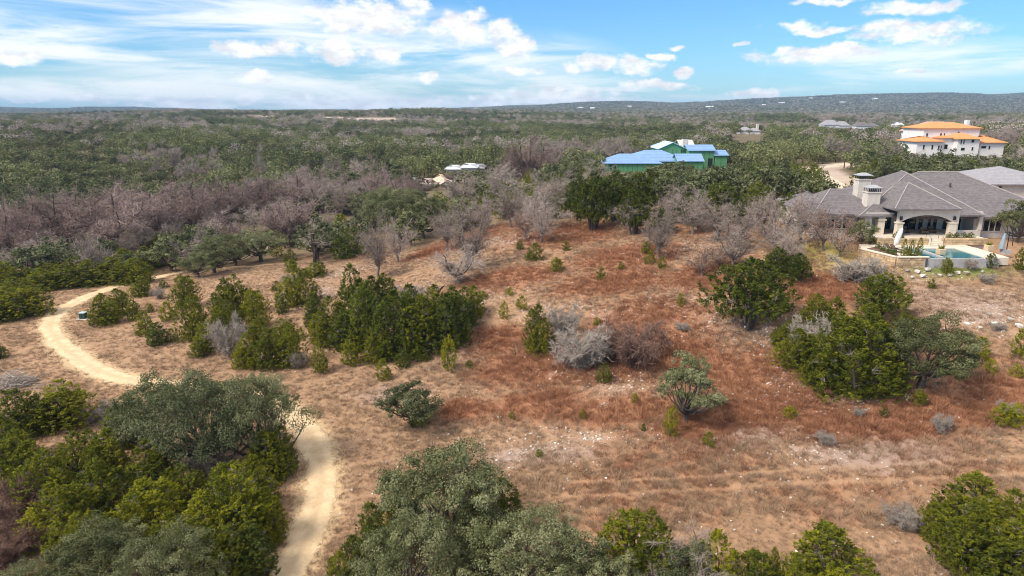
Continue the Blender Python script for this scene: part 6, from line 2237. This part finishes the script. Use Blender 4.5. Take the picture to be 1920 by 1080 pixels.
g.tube(curve_pts((.1, .2, .75), (.8, .1, 1.6), rp, 4, .06), np.linspace(.09, .03, 4), 5, .5)
lg = bpy.data.objects.new('fallen_log', g.mesh('fallen_log', [MAT_BURNT], True))
link(lg)
lg.location = tuple(q)
tag(lg, 'dark broken log propped on the white rubble', 'log')

cq = (PX(1543, 168, 326), 168.0)
cz0 = hz(*cq) + .05
car = empty('parked_car', (cq[0], cq[1], cz0))
tag(car, 'white car parked on the dirt drive behind the trees', 'car')
MAT_CARP = plain_mat('white_car_paint', (0.72, 0.73, 0.75), .25, .02, 1.0, spec=.5)
b_ = MB()
prof = [(-2.3, .45), (2.3, .45), (2.35, .85), (1.5, 1.0), (.85, 1.0), (-2.2, 1.05), (-2.35, .8)]
b_.slab_xz([(cq[0] + a, cz0 + c) for a, c in prof], cq[1] - .9, cq[1] + .9)
b_.build('body', MAT_CARP, car)
b_ = MB().slab_xz([(cq[0] + a, cz0 + c) for a, c in ((1.0, 1.0), (.35, 1.6), (-1.6, 1.65), (-2.15, 1.05))], cq[1] - .78, cq[1] + .78)
cb = b_.build('cabin', MAT_GLASS, car)
MB().slab_xz([(cq[0] + a, cz0 + c) for a, c in ((.4, 1.6), (.3, 1.68), (-1.6, 1.72), (-1.7, 1.62))], cq[1] - .8, cq[1] + .8).build('roof', MAT_CARP, cb)
for sx_ in (-1.45, 1.45):
    for sy_ in (-.82, .82):
        MB().slab_xz([(cq[0] + sx_ + .36 * math.cos(a), cz0 + .36 + .36 * math.sin(a)) for a in np.linspace(0, 6.283, 14, endpoint=False)], cq[1] + sy_ - .11, cq[1] + sy_ + .11).build('wheel', MAT_BLACK, car)

# ------------------------------------------------------------------ air
HZ_TOP = float(zz[(y1 > 0)].max()) + 22.0
MAT_HAZE = bpy.data.materials.new('haze')
MAT_HAZE.use_nodes = True
th = NT(MAT_HAZE.node_tree)
for nd in list(th.t.nodes):
    if nd.type != 'OUTPUT_MATERIAL':
        th.t.nodes.remove(nd)
vol = th.n('ShaderNodeVolumePrincipled')
vol.inputs['Color'].default_value = (0.40, 0.66, 1.0, 1.0)
vol.inputs['Density'].default_value = 0.85e-4
vol.inputs['Anisotropy'].default_value = 0.0
th.link(vol.outputs[0], th.t.nodes['Material Output'].inputs['Volume'])
haze = MB().box(-10500, 10500, -420, 9700, float(zz.min()) - 1.0, HZ_TOP).build('haze', MAT_HAZE)
tag(haze, 'thin blue haze in the air over the far hills', 'haze', kind='stuff')
